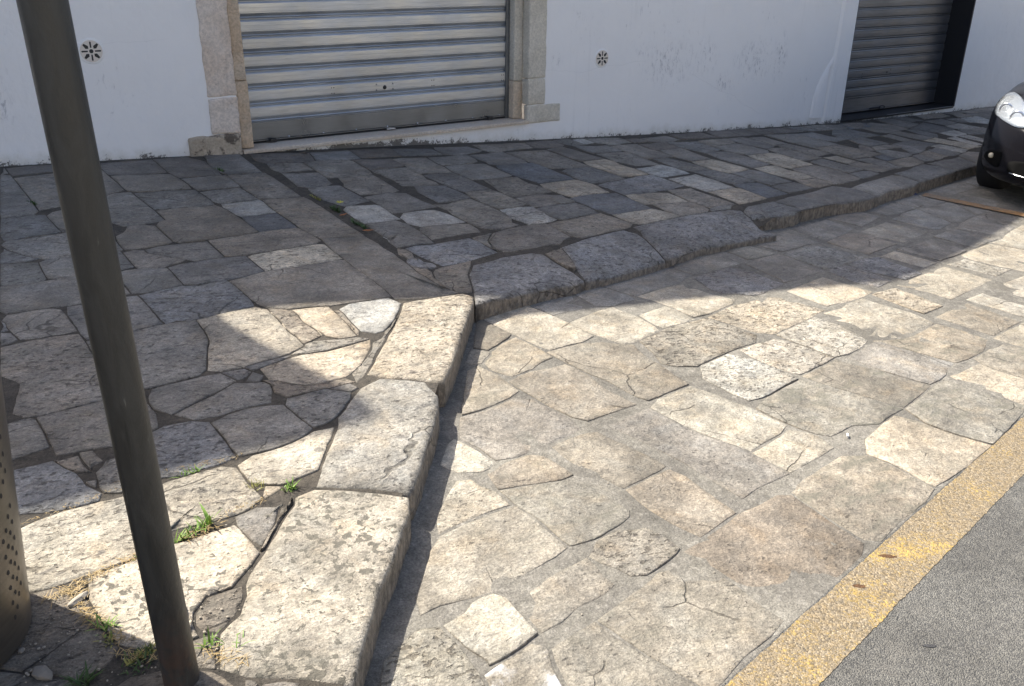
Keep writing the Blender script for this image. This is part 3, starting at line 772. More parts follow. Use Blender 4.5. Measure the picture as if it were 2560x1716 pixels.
W b 2871,5587 2890,5497 2892,5436 2899,5358 2926,5281 2999,5290 3072,5301 3141,5310 3138,5398 3134,5476 3136,5556 3132,5633 3125,5711 3114,5796 3028,5802 2942,5808 2861,5770 2864,5684
W g 3121,5825 3128,5734 3136,5646 3141,5557 3233,5557 3318,5563 3404,5573 3505,5603 3503,5691 3501,5782 3499,5870 3497,5964 3486,5991 3387,6011 3306,6007 3224,6003 3144,6003 3131,5908
W bb 3509,5651 3523,5556 3560,5465 3584,5355 3666,5366 3748,5375 3831,5380 3914,5386 3927,5479 3906,5567 3901,5654 3905,5743 3897,5830 3880,5914 3800,5918 3713,5916 3626,5913 3547,5918 3515,5819 3509,5735
W t 3194,5338 3173,5250 3172,5168 3175,5084 3267,5081 3353,5089 3428,5102 3538,5130 3534,5212 3528,5292 3507,5382 3502,5467 3514,5555 3404,5564 3313,5558 3223,5552 3209,5438
W bp 2616,5366 2619,5302 2621,5238 2624,5174 2624,5093 2692,5089 2741,5100 2821,5124 2898,5141 2903,5204 2902,5267 2895,5340 2888,5402 2885,5485 2803,5498 2732,5504 2660,5512 2637,5431
W t 2902,5137 2902,5059 2909,4992 2914,4925 2932,4853 3009,4859 3088,4864 3181,4893 3177,4969 3172,5044 3168,5118 3167,5193 3139,5305 3064,5295 2990,5283 2924,5276 2907,5196
W t 2588,4842 2591,4762 2594,4681 2598,4603 2617,4521 2721,4555 2794,4559 2857,4563 2904,4649 2910,4720 2921,4817 2910,4923 2901,5023 2887,5133 2800,5114 2731,5092 2669,5059 2578,5071 2584,5005 2602,4920
W w 2917,4735 2912,4679 2908,4625 2926,4559 2928,4494 2989,4493 3048,4502 3114,4512 3174,4543 3170,4598 3172,4657 3176,4716 3180,4775 3183,4837 3105,4855 3049,4856 2992,4853 2934,4849 2923,4790
W g 3188,4835 3262,4829 3318,4837 3374,4848 3414,4864 3487,4853 3546,4875 3549,4928 3535,4962 3550,5034 3474,5051 3412,5089 3357,5084 3301,5079 3246,5074 3177,5051 3180,4997 3183,4943 3186,4892
W bp 3178,4547 3212,4520 3286,4540 3361,4561 3420,4570 3477,4577 3535,4584 3552,4667 3555,4723 3553,4784 3536,4861 3462,4844 3380,4844 3320,4832 3260,4824 3186,4797 3182,4734 3178,4672 3175,4609
W g 2687,4454 2719,4459 2749,4467 2780,4474 2812,4480 2843,4487 2873,4491 2852,4557 2819,4555 2786,4553 2753,4551 2714,4547 2684,4537 2645,4525 2615,4516 2640,4504
W g 2538,4312 2519,4248 2500,4177 2508,4098 2575,4085 2654,4096 2734,4106 2813,4116 2898,4110 2961,4165 3043,4214 3045,4287 3048,4371 3054,4485 2928,4489 2859,4484 2750,4462 2632,4418 2587,4370
W t 3052,4331 3048,4233 3097,4166 3200,4193 3306,4219 3415,4236 3535,4263 3603,4321 3592,4400 3583,4482 3541,4579 3432,4567 3323,4545 3220,4517 3136,4514 3058,4482 3055,4409
W p 2029,4275 2038,4188 2059,4091 2080,3997 2174,4014 2262,4029 2337,4057 2407,4078 2482,4107 2476,4167 2472,4235 2468,4302 2445,4373 2342,4354 2241,4340 2173,4331 2095,4341 2019,4323
W p 1928,4085 1935,4054 1942,4023 1982,3991 1989,3961 1988,3973 2040,3985 2054,4023 2052,4055 2018,4088 2018,4118 2015,4150 2014,4186 2011,4170 1960,4164 1943,4147 1931,4119
W c 3544,5166 3563,5058 3585,4963 3655,4982 3726,4990 3798,4995 3870,4999 3941,5008 3946,5098 3965,5174 3959,5258 3946,5307 3917,5381 3845,5376 3766,5372 3696,5365 3627,5356 3571,5342 3543,5248
W bb 3564,4681 3592,4607 3603,4536 3697,4543 3791,4553 3885,4563 3970,4572 3981,4670 3983,4749 3984,4831 3980,4909 3976,4980 3860,4993 3763,4988 3667,4979 3551,4949 3554,4855 3559,4770
W g 3415,4848 3445,4848 3475,4851 3505,4857 3536,4866 3551,4892 3549,4921 3545,4953 3534,4957 3503,4954 3453,4931 3422,4930 3419,4895 3419,4859
W bp 3968,5641 3963,5570 3941,5495 3936,5430 3943,5340 3963,5262 4064,5256 4151,5273 4240,5291 4329,5312 4331,5393 4325,5484 4316,5576 4305,5667 4303,5720 4211,5708 4134,5704 4057,5700
W c 4309,5686 4317,5607 4326,5526 4333,5446 4338,5366 4443,5359 4524,5367 4605,5376 4619,5475 4619,5559 4602,5643 4602,5727 4619,5811 4583,5909 4502,5898 4418,5886 4335,5872 4309,5778
W g 4562,6516 4572,6470 4590,6438 4619,6380 4665,6382 4711,6390 4762,6421 4759,6467 4758,6516 4757,6564 4755,6613 4750,6660 4692,6654 4651,6645 4610,6636 4553,6627 4559,6571
W w 4766,6423 4780,6435 4828,6448 4876,6464 4901,6473 4902,6510 4903,6547 4903,6584 4904,6621 4904,6657 4877,6658 4822,6661 4767,6660 4764,6621 4761,6582 4763,6542 4764,6502 4764,6463
W b 4611,6101 4662,6102 4730,6105 4797,6109 4864,6116 4948,6141 4947,6211 4947,6282 4952,6359 4870,6355 4805,6358 4731,6374 4671,6378 4616,6375 4606,6300 4602,6235 4598,6171
W g 4906,6470 4948,6414 4959,6359 5038,6355 5092,6365 5152,6393 5211,6404 5275,6414 5282,6478 5289,6542 5274,6612 5214,6619 5154,6627 5094,6634 5034,6641 4974,6648 4909,6656 4908,6593 4908,6530
W g 4625,5803 4666,5722 4690,5643 4775,5641 4862,5623 4939,5622 4946,5717 4954,5811 4952,5874 4955,5953 4958,6031 4958,6087 4876,6104 4795,6104 4711,6099 4626,6096 4632,5991 4621,5890
W g 4964,6073 4961,5987 4958,5901 4958,5816 5054,5820 5155,5827 5264,5836 5265,5927 5276,6017 5249,6117 5257,6210 5266,6303 5272,6333 5167,6339 5059,6345 4954,6317 4951,6236 4953,6154
W n 5275,6364 5302,6396 5354,6392 5393,6397 5448,6401 5452,6410 5455,6446 5457,6483 5457,6520 5443,6548 5392,6557 5355,6555 5301,6551 5293,6520 5288,6485 5284,6450 5280,6416
W g 5454,6401 5516,6365 5572,6357 5629,6348 5683,6356 5733,6371 5792,6402 5848,6415 5852,6478 5855,6542 5833,6608 5774,6597 5715,6585 5656,6574 5596,6562 5537,6551 5462,6533 5461,6466
W n 5853,6414 5932,6415 6009,6416 6087,6418 6164,6419 6242,6420 6335,6421 6341,6498 6329,6582 6334,6663 6261,6657 6188,6650 6114,6644 6041,6637 5968,6631 5895,6624 5865,6550 5857,6484
W n 5263,6226 5257,6144 5250,6066 5305,6071 5377,6083 5448,6096 5520,6108 5587,6118 5603,6198 5614,6271 5623,6344 5556,6354 5489,6349 5408,6329 5335,6324 5274,6318
W g 5269,5862 5271,5813 5290,5732 5305,5664 5370,5675 5436,5686 5501,5697 5567,5706 5569,5799 5573,5877 5578,5955 5597,6039 5585,6113 5515,6102 5444,6090 5374,6078 5303,6066 5279,5996 5270,5929
W b 5600,6155 5615,6062 5651,5978 5670,5890 5735,5903 5802,5915 5862,5935 5935,5971 5950,6051 5954,6144 5957,6225 5960,6309 5864,6319 5785,6327 5701,6352 5628,6343 5616,6248
W t 5977,6086 6037,6099 6096,6113 6156,6128 6215,6143 6274,6156 6320,6165 6364,6235 6372,6296 6381,6354 6313,6352 6249,6349 6185,6345 6121,6342 6057,6338 5980,6324 5972,6274 5968,6213 5963,6152
W n 6340,6422 6416,6420 6475,6420 6535,6420 6595,6420 6663,6418 6670,6483 6677,6547 6684,6611 6691,6676 6609,6683 6543,6689 6477,6694 6411,6699 6400,6644 6389,6588 6361,6530 6350,6477
W n 6668,6416 6726,6416 6775,6418 6825,6420 6874,6422 6927,6424 6926,6478 6924,6531 6921,6584 6919,6638 6914,6689 6836,6690 6774,6688 6697,6680 6691,6633 6686,6579 6680,6524 6674,6470
W n 6932,6422 6990,6408 7040,6413 7108,6434 7112,6482 7114,6531 7117,6580 7120,6629 7121,6662 7072,6680 7029,6683 6986,6686 6925,6687 6925,6642 6926,6598 6928,6554 6929,6509 6931,6465
W n 7113,6431 7191,6426 7255,6424 7318,6423 7381,6422 7445,6421 7522,6424 7504,6479 7487,6534 7469,6589 7451,6639 7374,6641 7314,6642 7253,6644 7193,6645 7125,6647 7122,6574 7118,6501
W b 7526,6426 7595,6424 7651,6419 7707,6414 7779,6413 7766,6457 7754,6501 7741,6546 7729,6590 7717,6628 7645,6633 7589,6636 7534,6640 7463,6638 7478,6584 7494,6531 7510,6478
W g 7793,6413 7905,6399 7979,6401 8062,6396 8145,6393 8218,6417 8257,6506 8293,6596 8232,6602 8156,6615 8079,6627 8003,6640 7926,6653 7836,6643 7729,6628 7751,6555 7772,6482
W g 8251,6387 8300,6380 8355,6372 8391,6382 8455,6390 8507,6382 8532,6431 8579,6470 8603,6505 8618,6579 8634,6595 8577,6604 8518,6621 8457,6618 8396,6614 8335,6610 8298,6553 8277,6505 8256,6460
W g 5929,5906 5953,5858 5981,5796 6025,5730 6103,5736 6181,5744 6259,5752 6337,5761 6402,5840 6374,5926 6377,6012 6364,6091 6303,6157 6219,6139 6135,6118 6052,6097 5975,6081 5945,5996
W b 6367,6099 6385,6043 6406,5982 6446,5906 6506,5916 6564,5931 6634,5978 6634,6036 6636,6109 6638,6182 6640,6255 6642,6326 6602,6367 6531,6362 6459,6356 6385,6352 6374,6273 6369,6199
W g 6639,5989 6697,5981 6748,5989 6799,5997 6850,6006 6847,6078 6846,6141 6845,6203 6844,6266 6843,6329 6779,6327 6715,6326 6647,6324 6645,6268 6644,6212 6642,6156 6641,6101 6639,6045
W b 5644,5667 5657,5588 5670,5510 5682,5432 5697,5343 5789,5356 5879,5374 5985,5411 5981,5500 5983,5592 5983,5680 5980,5786 5928,5900 5846,5915 5759,5902 5673,5885 5659,5776
W c 5277,5410 5293,5320 5319,5233 5400,5249 5480,5267 5559,5287 5625,5307 5627,5394 5618,5469 5608,5543 5599,5618 5575,5702 5516,5694 5446,5682 5376,5671 5305,5659 5277,5572 5274,5490
W g 4983,5527 4999,5446 5046,5359 5112,5368 5191,5373 5274,5388 5269,5457 5270,5525 5261,5592 5237,5668 5207,5745 5177,5824 5093,5817 5009,5813 5007,5735 5004,5667 5002,5599
W w 4627,5371 4642,5327 4665,5273 4743,5285 4804,5295 4866,5305 4927,5315 4988,5325 4994,5387 4986,5440 4978,5491 4965,5539 4936,5617 4864,5607 4791,5580 4719,5570 4630,5559 4626,5502 4622,5445
W p 4014,4926 4105,4926 4203,4925 4286,4926 4371,4950 4456,4947 4553,4989 4663,5020 4661,5106 4652,5192 4642,5285 4624,5367 4536,5364 4455,5348 4359,5315 4295,5299 4215,5281 4143,5267 4070,5249 3985,5207 4004,5117 4005,5025
W w 4668,5018 4697,4918 4704,4822 4788,4837 4867,4847 4946,4854 5018,4850 5019,4947 5028,5037 5025,5108 5003,5191 4997,5272 4919,5257 4840,5243 4762,5228 4667,5212 4666,5145 4667,5078
W bp 5067,5295 5064,5215 5045,5130 5041,5053 5079,4980 5092,4952 5157,4947 5223,4948 5288,4948 5352,4967 5348,5034 5341,5101 5337,5168 5314,5235 5293,5300 5278,5367 5192,5368 5121,5363 5050,5355
W b 5357,4963 5358,4890 5368,4817 5439,4840 5513,4853 5587,4864 5661,4872 5663,4969 5683,5055 5686,5134 5689,5216 5606,5294 5541,5277 5475,5261 5409,5246 5343,5233 5342,5158 5348,5089 5354,5021
W c 5702,5087 5725,4993 5731,4899 5813,4900 5894,4902 5974,4906 5978,4977 5983,5050 5984,5125 5964,5201 5977,5281 5976,5351 5869,5359 5784,5350 5699,5338 5695,5235 5696,5167
W c 5987,5456 5992,5397 5995,5308 6026,5226 6113,5239 6200,5253 6288,5267 6374,5285 6379,5366 6390,5451 6393,5535 6394,5619 6397,5703 6339,5756 6258,5747 6177,5738 6096,5730 6023,5725 5990,5626 5987,5541
W g 6401,5674 6399,5593 6397,5511 6393,5430 6487,5422 6554,5430 6624,5439 6702,5466 6690,5540 6682,5614 6675,5689 6668,5764 6658,5838 6644,5903 6533,5912 6446,5901 6418,5827 6404,5733
W g 6675,5745 6682,5669 6689,5593 6698,5518 6773,5535 6849,5553 6941,5571 6933,5641 6924,5709 6898,5782 6890,5853 6881,5923 6857,6002 6801,5992 6730,5981 6664,5971 6654,5879 6667,5814
W g 6929,6072 6940,5984 6952,5895 6964,5805 7052,5815 7140,5826 7228,5837 7316,5847 7389,5852 7384,5939 7378,6026 7358,6101 7354,6184 7352,6272 7351,6356 7256,6363 7172,6366 7088,6369 7002,6389 6919,6393 6923,6275 6926,6173
W b 7362,6105 7385,6045 7413,5994 7459,5940 7536,5962 7614,5984 7691,5993 7670,6081 7615,6157 7607,6227 7598,6296 7590,6366 7515,6362 7439,6358 7356,6354 7357,6271 7359,6188
W t 6946,5575 6964,5501 6967,5426 6975,5340 7056,5346 7141,5351 7225,5356 7302,5377 7379,5390 7454,5403 7456,5482 7430,5582 7424,5659 7398,5761 7383,5848 7298,5841 7213,5830 7128,5819 7043,5809 6962,5800 6943,5683
W c 6744,5218 6787,5226 6830,5236 6872,5248 6934,5244 6923,5275 6917,5341 6916,5390 6914,5440 6913,5489 6864,5485 6815,5480 6766,5476 6706,5470 6715,5437 6727,5372 6732,5323 6737,5274
W g 6420,5129 6427,5048 6442,4951 6504,4967 6567,4980 6630,4991 6708,5021 6703,5087 6698,5149 6678,5220 6673,5286 6669,5352 6659,5434 6585,5420 6508,5404 6433,5372 6416,5285 6416,5206
W g 5948,4706 6009,4695 6118,4711 6210,4734 6303,4756 6379,4784 6399,4860 6413,4938 6425,5025 6417,5109 6411,5193 6379,5282 6302,5265 6209,5249 6116,5235 6024,5221 5994,5125 5987,5040 5982,4955 5981,4870 5975,4784
W t 5687,4674 5741,4665 5790,4673 5839,4681 5888,4689 5944,4711 5980,4705 5969,4784 5974,4842 5976,4901 5936,4899 5884,4897 5832,4896 5780,4895 5729,4894 5702,4831 5697,4782 5693,4728
W b 5337,4605 5395,4617 5452,4628 5510,4640 5567,4652 5624,4663 5682,4675 5688,4735 5694,4795 5670,4867 5616,4862 5551,4854 5486,4844 5423,4831 5353,4806 5345,4739 5340,4672
W bb 5053,4803 5052,4741 5050,4679 5048,4617 5047,4555 5127,4567 5195,4580 5263,4593 5332,4606 5336,4681 5341,4756 5352,4834 5352,4936 5277,4944 5210,4943 5142,4943 5088,4948 5048,4873
W c 4693,4484 4786,4495 4862,4508 4939,4520 5041,4551 5043,4614 5045,4684 5048,4754 5047,4824 4993,4846 4938,4849 4862,4842 4786,4831 4707,4819 4709,4756 4709,4688 4709,4619 4709,4551
W t 4373,4655 4380,4561 4398,4464 4481,4481 4568,4488 4654,4494 4652,4571 4649,4646 4646,4720 4643,4795 4640,4869 4654,4949 4566,4936 4488,4945 4423,4938 4398,4854 4390,4788 4383,4720
W c 3986,4671 4067,4661 4141,4654 4215,4648 4289,4643 4363,4637 4375,4701 4382,4764 4384,4827 4385,4887 4294,4914 4227,4920 4158,4920 4087,4921 4017,4922 3994,4858 3988,4795 3988,4733
W t 4042,4368 4111,4367 4174,4372 4238,4379 4301,4389 4363,4440 4381,4505 4375,4566 4362,4632 4296,4637 4230,4642 4164,4647 4097,4653 4032,4660 4034,4580 4023,4502 4027,4435
W c 3608,4325 3647,4284 3711,4297 3776,4310 3841,4323 3905,4334 3969,4348 4038,4365 4024,4427 4007,4490 3966,4567 3904,4560 3843,4553 3781,4547 3720,4540 3659,4535 3600,4531 3591,4458 3598,4391
W g 4351,4396 4386,4395 4421,4393 4456,4394 4491,4395 4523,4396 4562,4427 4596,4459 4632,4474 4659,4487 4611,4486 4571,4483 4530,4480 4489,4477 4449,4470 4409,4462 4371,4447 4358,4428
W b 6375,4776 6411,4777 6475,4787 6523,4800 6571,4814 6618,4828 6666,4842 6725,4868 6724,4903 6723,4949 6703,4964 6642,4988 6586,4978 6530,4967 6474,4954 6418,4937 6407,4878 6394,4819
W g 6727,4951 6730,4874 6802,4892 6868,4911 6934,4930 7001,4948 6993,5011 6982,5074 6964,5134 6931,5214 6929,5262 6855,5237 6797,5223 6742,5213 6719,5136 6716,5074 6714,5018
W g 7006,4946 7096,4953 7147,4957 7168,5040 7196,5106 7231,5167 7238,5227 7240,5280 7225,5351 7163,5348 7101,5344 7040,5340 6978,5335 6984,5262 6975,5191 6980,5128 6988,5064 6999,5001
W bb 7247,5189 7287,5195 7327,5200 7367,5206 7407,5212 7446,5221 7451,5265 7455,5310 7456,5355 7455,5398 7418,5391 7379,5385 7341,5378 7302,5372 7286,5353 7263,5297 7251,5266 7243,5230
W t 7112,4950 7172,4971 7272,4963 7345,4974 7421,4988 7483,5002 7556,5022 7605,5065 7640,5151 7670,5239 7580,5235 7496,5229 7414,5208 7330,5196 7247,5184 7201,5105 7169,5026
W b 7605,5057 7633,5062 7689,5048 7727,5056 7765,5064 7805,5088 7812,5125 7819,5163 7826,5201 7833,5239 7840,5277 7783,5282 7746,5272 7712,5263 7675,5238 7662,5200 7649,5162 7635,5125 7620,5087
W t 7810,5086 7872,5079 7924,5091 7979,5120 8034,5132 8093,5143 8095,5202 8096,5261 8098,5319 8100,5376 8042,5375 7996,5359 7949,5344 7902,5329 7848,5286 7839,5247 7829,5193 7820,5139
W b 8097,5141 8170,5136 8227,5147 8280,5158 8337,5173 8352,5244 8348,5295 8344,5348 8340,5401 8332,5453 8314,5443 8250,5423 8203,5406 8146,5403 8105,5374 8103,5315 8101,5256 8100,5198
W w 8383,5187 8432,5201 8480,5215 8527,5244 8593,5265 8583,5313 8556,5366 8545,5420 8534,5473 8507,5532 8472,5530 8424,5522 8375,5512 8327,5504 8341,5433 8347,5375 8351,5317 8356,5259
W c 8609,5500 8614,5425 8604,5342 8607,5271 8712,5288 8801,5301 8889,5314 8877,5391 8867,5468 8851,5542 8816,5622 8797,5700 8780,5778 8687,5757 8596,5736 8511,5720 8540,5641 8574,5570
W w 8883,5378 8940,5369 8994,5359 9004,5411 9013,5462 9022,5514 9032,5566 9041,5618 9050,5669 9060,5727 9003,5717 8946,5712 8888,5708 8888,5653 8887,5598 8870,5540 8870,5484 8876,5432
W w 9119,5431 9161,5459 9204,5486 9247,5514 9289,5541 9296,5591 9302,5641 9309,5691 9314,5738 9268,5741 9220,5742 9173,5739 9126,5734 9125,5683 9124,5633 9122,5583 9121,5532 9120,5482
W b 8261,5499 8348,5512 8418,5526 8488,5538 8461,5621 8436,5688 8410,5753 8349,5752 8287,5751 8236,5754 8162,5742 8100,5739 8030,5720 8074,5677 8122,5632 8169,5586 8217,5540
W b 7949,5556 7905,5526 7871,5446 7815,5378 7795,5321 7871,5324 7933,5344 8001,5366 8061,5387 8131,5417 8183,5458 8256,5497 8205,5545 8153,5591 8100,5638 8048,5684 7985,5716 7959,5642
W g 8239,5758 8297,5756 8354,5757 8410,5758 8411,5806 8411,5857 8410,5908 8410,5958 8410,6009 8409,6060 8365,6047 8321,6034 8260,6025 8231,6025 8234,5958 8235,5908 8236,5858 8238,5808
W g 8478,5903 8490,5843 8502,5784 8514,5725 8576,5737 8639,5751 8701,5765 8764,5780 8748,5853 8747,5920 8714,5996 8697,6067 8680,6145 8606,6133 8533,6122 8461,6106 8465,6044 8472,5973
W b 8757,5810 8783,5782 8810,5758 8878,5803 8929,5844 8981,5886 8972,5939 8979,6000 8972,6050 8959,6101 8945,6152 8878,6166 8820,6161 8809,6092 8795,6035 8781,5978 8752,5917 8753,5863
W g 8367,6429 8366,6367 8364,6267 8363,6178 8443,6107 8523,6125 8619,6140 8700,6153 8817,6165 8905,6179 8921,6282 8915,6362 8906,6443 8832,6509 8767,6576 8680,6555 8621,6515 8541,6489 8450,6455
W bb 8170,6370 8254,6382 8328,6371 8387,6373 8474,6389 8550,6390 8593,6459 8633,6528 8686,6565 8620,6580 8535,6617 8459,6622 8385,6618 8302,6613 8285,6561 8257,6494 8214,6419
W b 7715,6216 7682,6104 7680,5995 7777,6013 7876,6019 7954,6012 8059,6023 8150,6032 8243,6030 8218,6124 8196,6209 8174,6294 8165,6372 8042,6393 7933,6395 7860,6339 7788,6278
W b 7624,5819 7605,5736 7619,5668 7690,5679 7763,5690 7837,5700 7905,5703 7982,5721 7990,5813 7976,5888 7960,5979 7946,6020 7884,6014 7820,6011 7757,6005 7696,5993 7667,5961 7647,5882
W g 7538,5539 7593,5542 7652,5547 7712,5550 7770,5551 7830,5552 7900,5540 7943,5558 7993,5557 7956,5610 7953,5654 7902,5699 7846,5696 7790,5689 7735,5681 7679,5672 7624,5664 7594,5622 7566,5580
W g 7460,5396 7461,5341 7458,5286 7452,5230 7535,5237 7609,5242 7669,5261 7735,5282 7790,5320 7788,5371 7751,5434 7731,5492 7709,5545 7647,5541 7584,5537 7521,5534 7479,5462
W n 7431,5630 7434,5589 7444,5548 7505,5535 7534,5542 7554,5572 7575,5603 7597,5634 7614,5666 7607,5701 7600,5736 7583,5768 7542,5748 7518,5725 7493,5701 7452,5673 7430,5651
W g 8910,6446 8918,6374 8925,6296 8956,6217 9025,6242 9097,6266 9170,6290 9242,6315 9311,6345 9296,6431 9282,6499 9265,6584 9242,6667 9143,6668 9061,6669 8979,6670 8960,6598 8942,6525
W b 8949,6156 8968,6084 8997,6010 9058,5932 9129,5946 9216,5958 9303,5970 9390,5983 9479,6012 9477,6098 9446,6193 9432,6284 9417,6375 9316,6343 9235,6307 9144,6276 9052,6246 8961,6214
W b 9297,6450 9359,6453 9416,6454 9486,6444 9530,6446 9528,6504 9526,6552 9524,6599 9522,6647 9520,6695 9472,6694 9424,6693 9376,6692 9328,6691 9265,6681 9268,6637 9273,6589 9279,6543 9288,6496
W b 9537,6171 9595,6180 9653,6188 9711,6196 9769,6203 9818,6206 9850,6270 9857,6327 9864,6384 9859,6462 9795,6443 9734,6440 9673,6437 9613,6435 9538,6441 9492,6439 9503,6367 9514,6305 9525,6242
W g 9623,6505 9672,6506 9721,6506 9770,6506 9835,6504 9862,6512 9919,6490 9908,6567 9919,6615 9932,6665 9944,6715 9886,6715 9830,6714 9775,6713 9719,6712 9695,6660 9671,6609 9647,6557
W t 9857,6502 9910,6488 9949,6495 10018,6504 10071,6510 10124,6516 10144,6569 10165,6623 10193,6680 10139,6684 10093,6692 10046,6700 10000,6708 9949,6716 9938,6670 9926,6622 9914,6575 9873,6515
W w 9500,5943 9551,5939 9616,5939 9681,5942 9747,5944 9813,5946 9876,5948 9862,6009 9847,6073 9831,6136 9815,6201 9752,6196 9688,6188 9625,6179 9561,6170 9515,6161 9483,6080 9484,6010
W w 9060,5732 9123,5739 9177,5744 9235,5747 9292,5745 9337,5774 9360,5816 9380,5861 9400,5907 9400,5979 9345,5971 9289,5963 9233,5955 9177,5947 9122,5939 9066,5929 9064,5865 9063,5802
W b 9318,5742 9354,5746 9410,5722 9457,5713 9504,5704 9566,5703 9558,5747 9546,5793 9533,5839 9521,5885 9502,5938 9481,5981 9422,5939 9404,5902 9386,5861 9368,5819 9347,5779
W g 9579,5711 9646,5741 9696,5766 9747,5792 9797,5818 9848,5844 9863,5895 9876,5943 9827,5942 9775,5940 9723,5938 9672,5936 9620,5935 9568,5934 9517,5937 9529,5875 9543,5820 9559,5765
W t 10119,6405 10176,6405 10226,6404 10276,6401 10326,6398 10376,6394 10406,6450 10412,6498 10416,6530 10425,6588 10376,6591 10325,6590 10275,6591 10238,6594 10200,6541 10175,6498 10151,6454
W w 10001,6194 10049,6142 10092,6093 10135,6045 10196,6071 10257,6098 10318,6125 10379,6151 10392,6229 10422,6308 10421,6384 10352,6391 10285,6396 10219,6399 10152,6400 10102,6356 10069,6302 10034,6249
W g 9855,6227 9906,6209 9942,6199 9995,6193 10009,6217 10030,6252 10052,6286 10074,6321 10096,6355 10115,6402 10068,6404 10030,6412 9991,6419 9952,6426 9914,6433 9888,6390 9880,6350 9871,6307 9863,6267
W g 10245,6599 10288,6596 10331,6595 10374,6596 10417,6594 10475,6584 10491,6613 10510,6642 10528,6672 10495,6670 10442,6681 10402,6682 10363,6684 10323,6686 10284,6687 10245,6689 10196,6684 10210,6652
W g 10462,6521 10550,6515 10640,6506 10730,6497 10819,6489 10894,6487 10998,6498 11086,6506 11174,6514 11181,6591 11187,6668 11105,6673 11022,6677 10939,6681 10842,6678 10745,6676 10648,6673 10534,6672 10496,6611
W g 10427,6379 10431,6295 10459,6202 10523,6208 10587,6214 10651,6220 10715,6225 10753,6285 10792,6345 10830,6404 10870,6481 10795,6486 10721,6493 10646,6500 10572,6508 10497,6514 10418,6512 10412,6449
K c 1572,3461 1514,3383 1456,3305 1387,3216 1318,3128 1268,3056 1215,2987 1257,2930 1325,2893 1386,2847 1418,2818 1452,2801 1516,2873 1597,2978 1658,3062 1718,3145 1766,3211 1815,3276 1863,3341 1911,3406 1985,3501 2015,3564 1986,3615 1897,3620 1810,3620 1668,3612 1642,3574
K cg 1075,2816 1029,2761 983,2714 949,2639 906,2575 861,2506 817,2438 757,2332 802,2308 903,2249 971,2199 994,2173 1016,2186 1070,2252 1110,2308 1179,2404 1258,2506 1296,2563 1335,2620 1383,2717 1389,2837 1330,2884 1245,2931 1140,2889
K cl 665,2272 616,2216 568,2158 512,2092 475,2048 448,2015 432,1982 423,1944 386,1881 324,1835 312,1794 291,1720 340,1665 430,1610 502,1555 541,1528 601,1617 661,1699 707,1766 745,1821 824,1913 868,1971 912,2029 960,2091 994,2164 974,2189 920,2231 861,2268 801,2303 752,2329 684,2311
K c 539,1523 501,1549 461,1581 429,1574 407,1548 401,1531 387,1481 377,1447 387,1420 397,1392 406,1364 447,1364 467,1400 487,1435 503,1462 527,1503
F p 2097,3725 2067,3657 2039,3605 1986,3493 2077,3520 2168,3541 2260,3562 2368,3586 2476,3611 2579,3620 2682,3630 2745,3654 2732,3741 2715,3797 2703,3864 2711,3993 2651,4041 2552,4033 2452,4025 2352,3994 2238,3971 2194,3909 2147,3849
F p 2763,3760 2750,3654 2863,3671 2971,3688 3077,3713 3183,3737 3261,3754 3340,3771 3427,3794 3438,3874 3453,3960 3473,4046 3488,4130 3445,4228 3353,4209 3258,4189 3166,4170 3084,4143 2980,4104 2874,4066 2854,3999 2827,3918 2798,3838
F p 3451,3925 3432,3797 3527,3822 3619,3848 3712,3874 3805,3900 3887,3911 3969,3923 4051,3935 4133,3947 4215,3959 4297,3964 4379,3969 4461,3974 4544,3979 4521,4095 4535,4165 4560,4234 4575,4303 4594,4358 4502,4390 4423,4388 4347,4392 4261,4377 4179,4367 4097,4362 4012,4353 3932,4335 3851,4320 3753,4301 3656,4281 3550,4257 3533,4164 3489,4088 3469,4007
F b 4565,4233 4621,4200 4698,4194 4775,4189 4865,4197 4956,4205 5023,4235 5097,4268 5063,4335 5028,4402 5015,4464 4990,4471 4907,4460 4840,4446 4773,4433 4707,4420 4647,4383 4594,4345 4577,4290
F b 5031,4407 5070,4331 5103,4267 5215,4280 5311,4296 5406,4312 5495,4312 5583,4312 5671,4312 5747,4316 5823,4321 5899,4325 5970,4345 6048,4369 6045,4499 6004,4580 5952,4621 5890,4676 5812,4661 5739,4646 5658,4614 5579,4599 5499,4584 5418,4568 5337,4553 5257,4538 5182,4517 5107,4496 5019,4468
F g 6051,4495 6052,4372 6137,4396 6219,4420 6300,4444 6382,4468 6461,4478 6540,4488 6620,4498 6699,4508 6781,4541 6869,4574 6866,4660 6858,4752 6784,4799 6696,4779 6607,4760 6519,4740 6430,4721 6342,4701 6259,4675 6176,4648 6093,4622 6005,4588
F b 6869,4737 6872,4652 6874,4572 6964,4588 7046,4607 7127,4626 7209,4645 7290,4664 7376,4682 7462,4700 7548,4718 7649,4744 7624,4820 7599,4899 7530,4938 7473,4994 7384,4974 7295,4952 7208,4912 7118,4889 7029,4867 6940,4844 6850,4821
F b 7603,4903 7627,4827 7653,4747 7753,4768 7839,4783 7926,4799 8012,4815 8115,4834 8134,4933 8155,5038 8166,5086 8066,5076 7982,5063 7894,5065 7817,5052 7727,5038 7652,5024 7560,5010
F g 8162,5047 8148,4978 8134,4907 8121,4837 8217,4849 8301,4864 8384,4879 8467,4895 8550,4910 8583,4978 8615,5046 8648,5114 8566,5156 8480,5210 8405,5188 8332,5166 8257,5147 8174,5096
S c 2054,3436 2066,3372 2078,3308 2095,3235 2111,3163 2140,3086 2255,3098 2328,3099 2426,3138 2418,3210 2406,3284 2397,3341 2380,3429 2359,3520 2336,3611 2253,3605 2178,3601 2115,3561 2040,3518
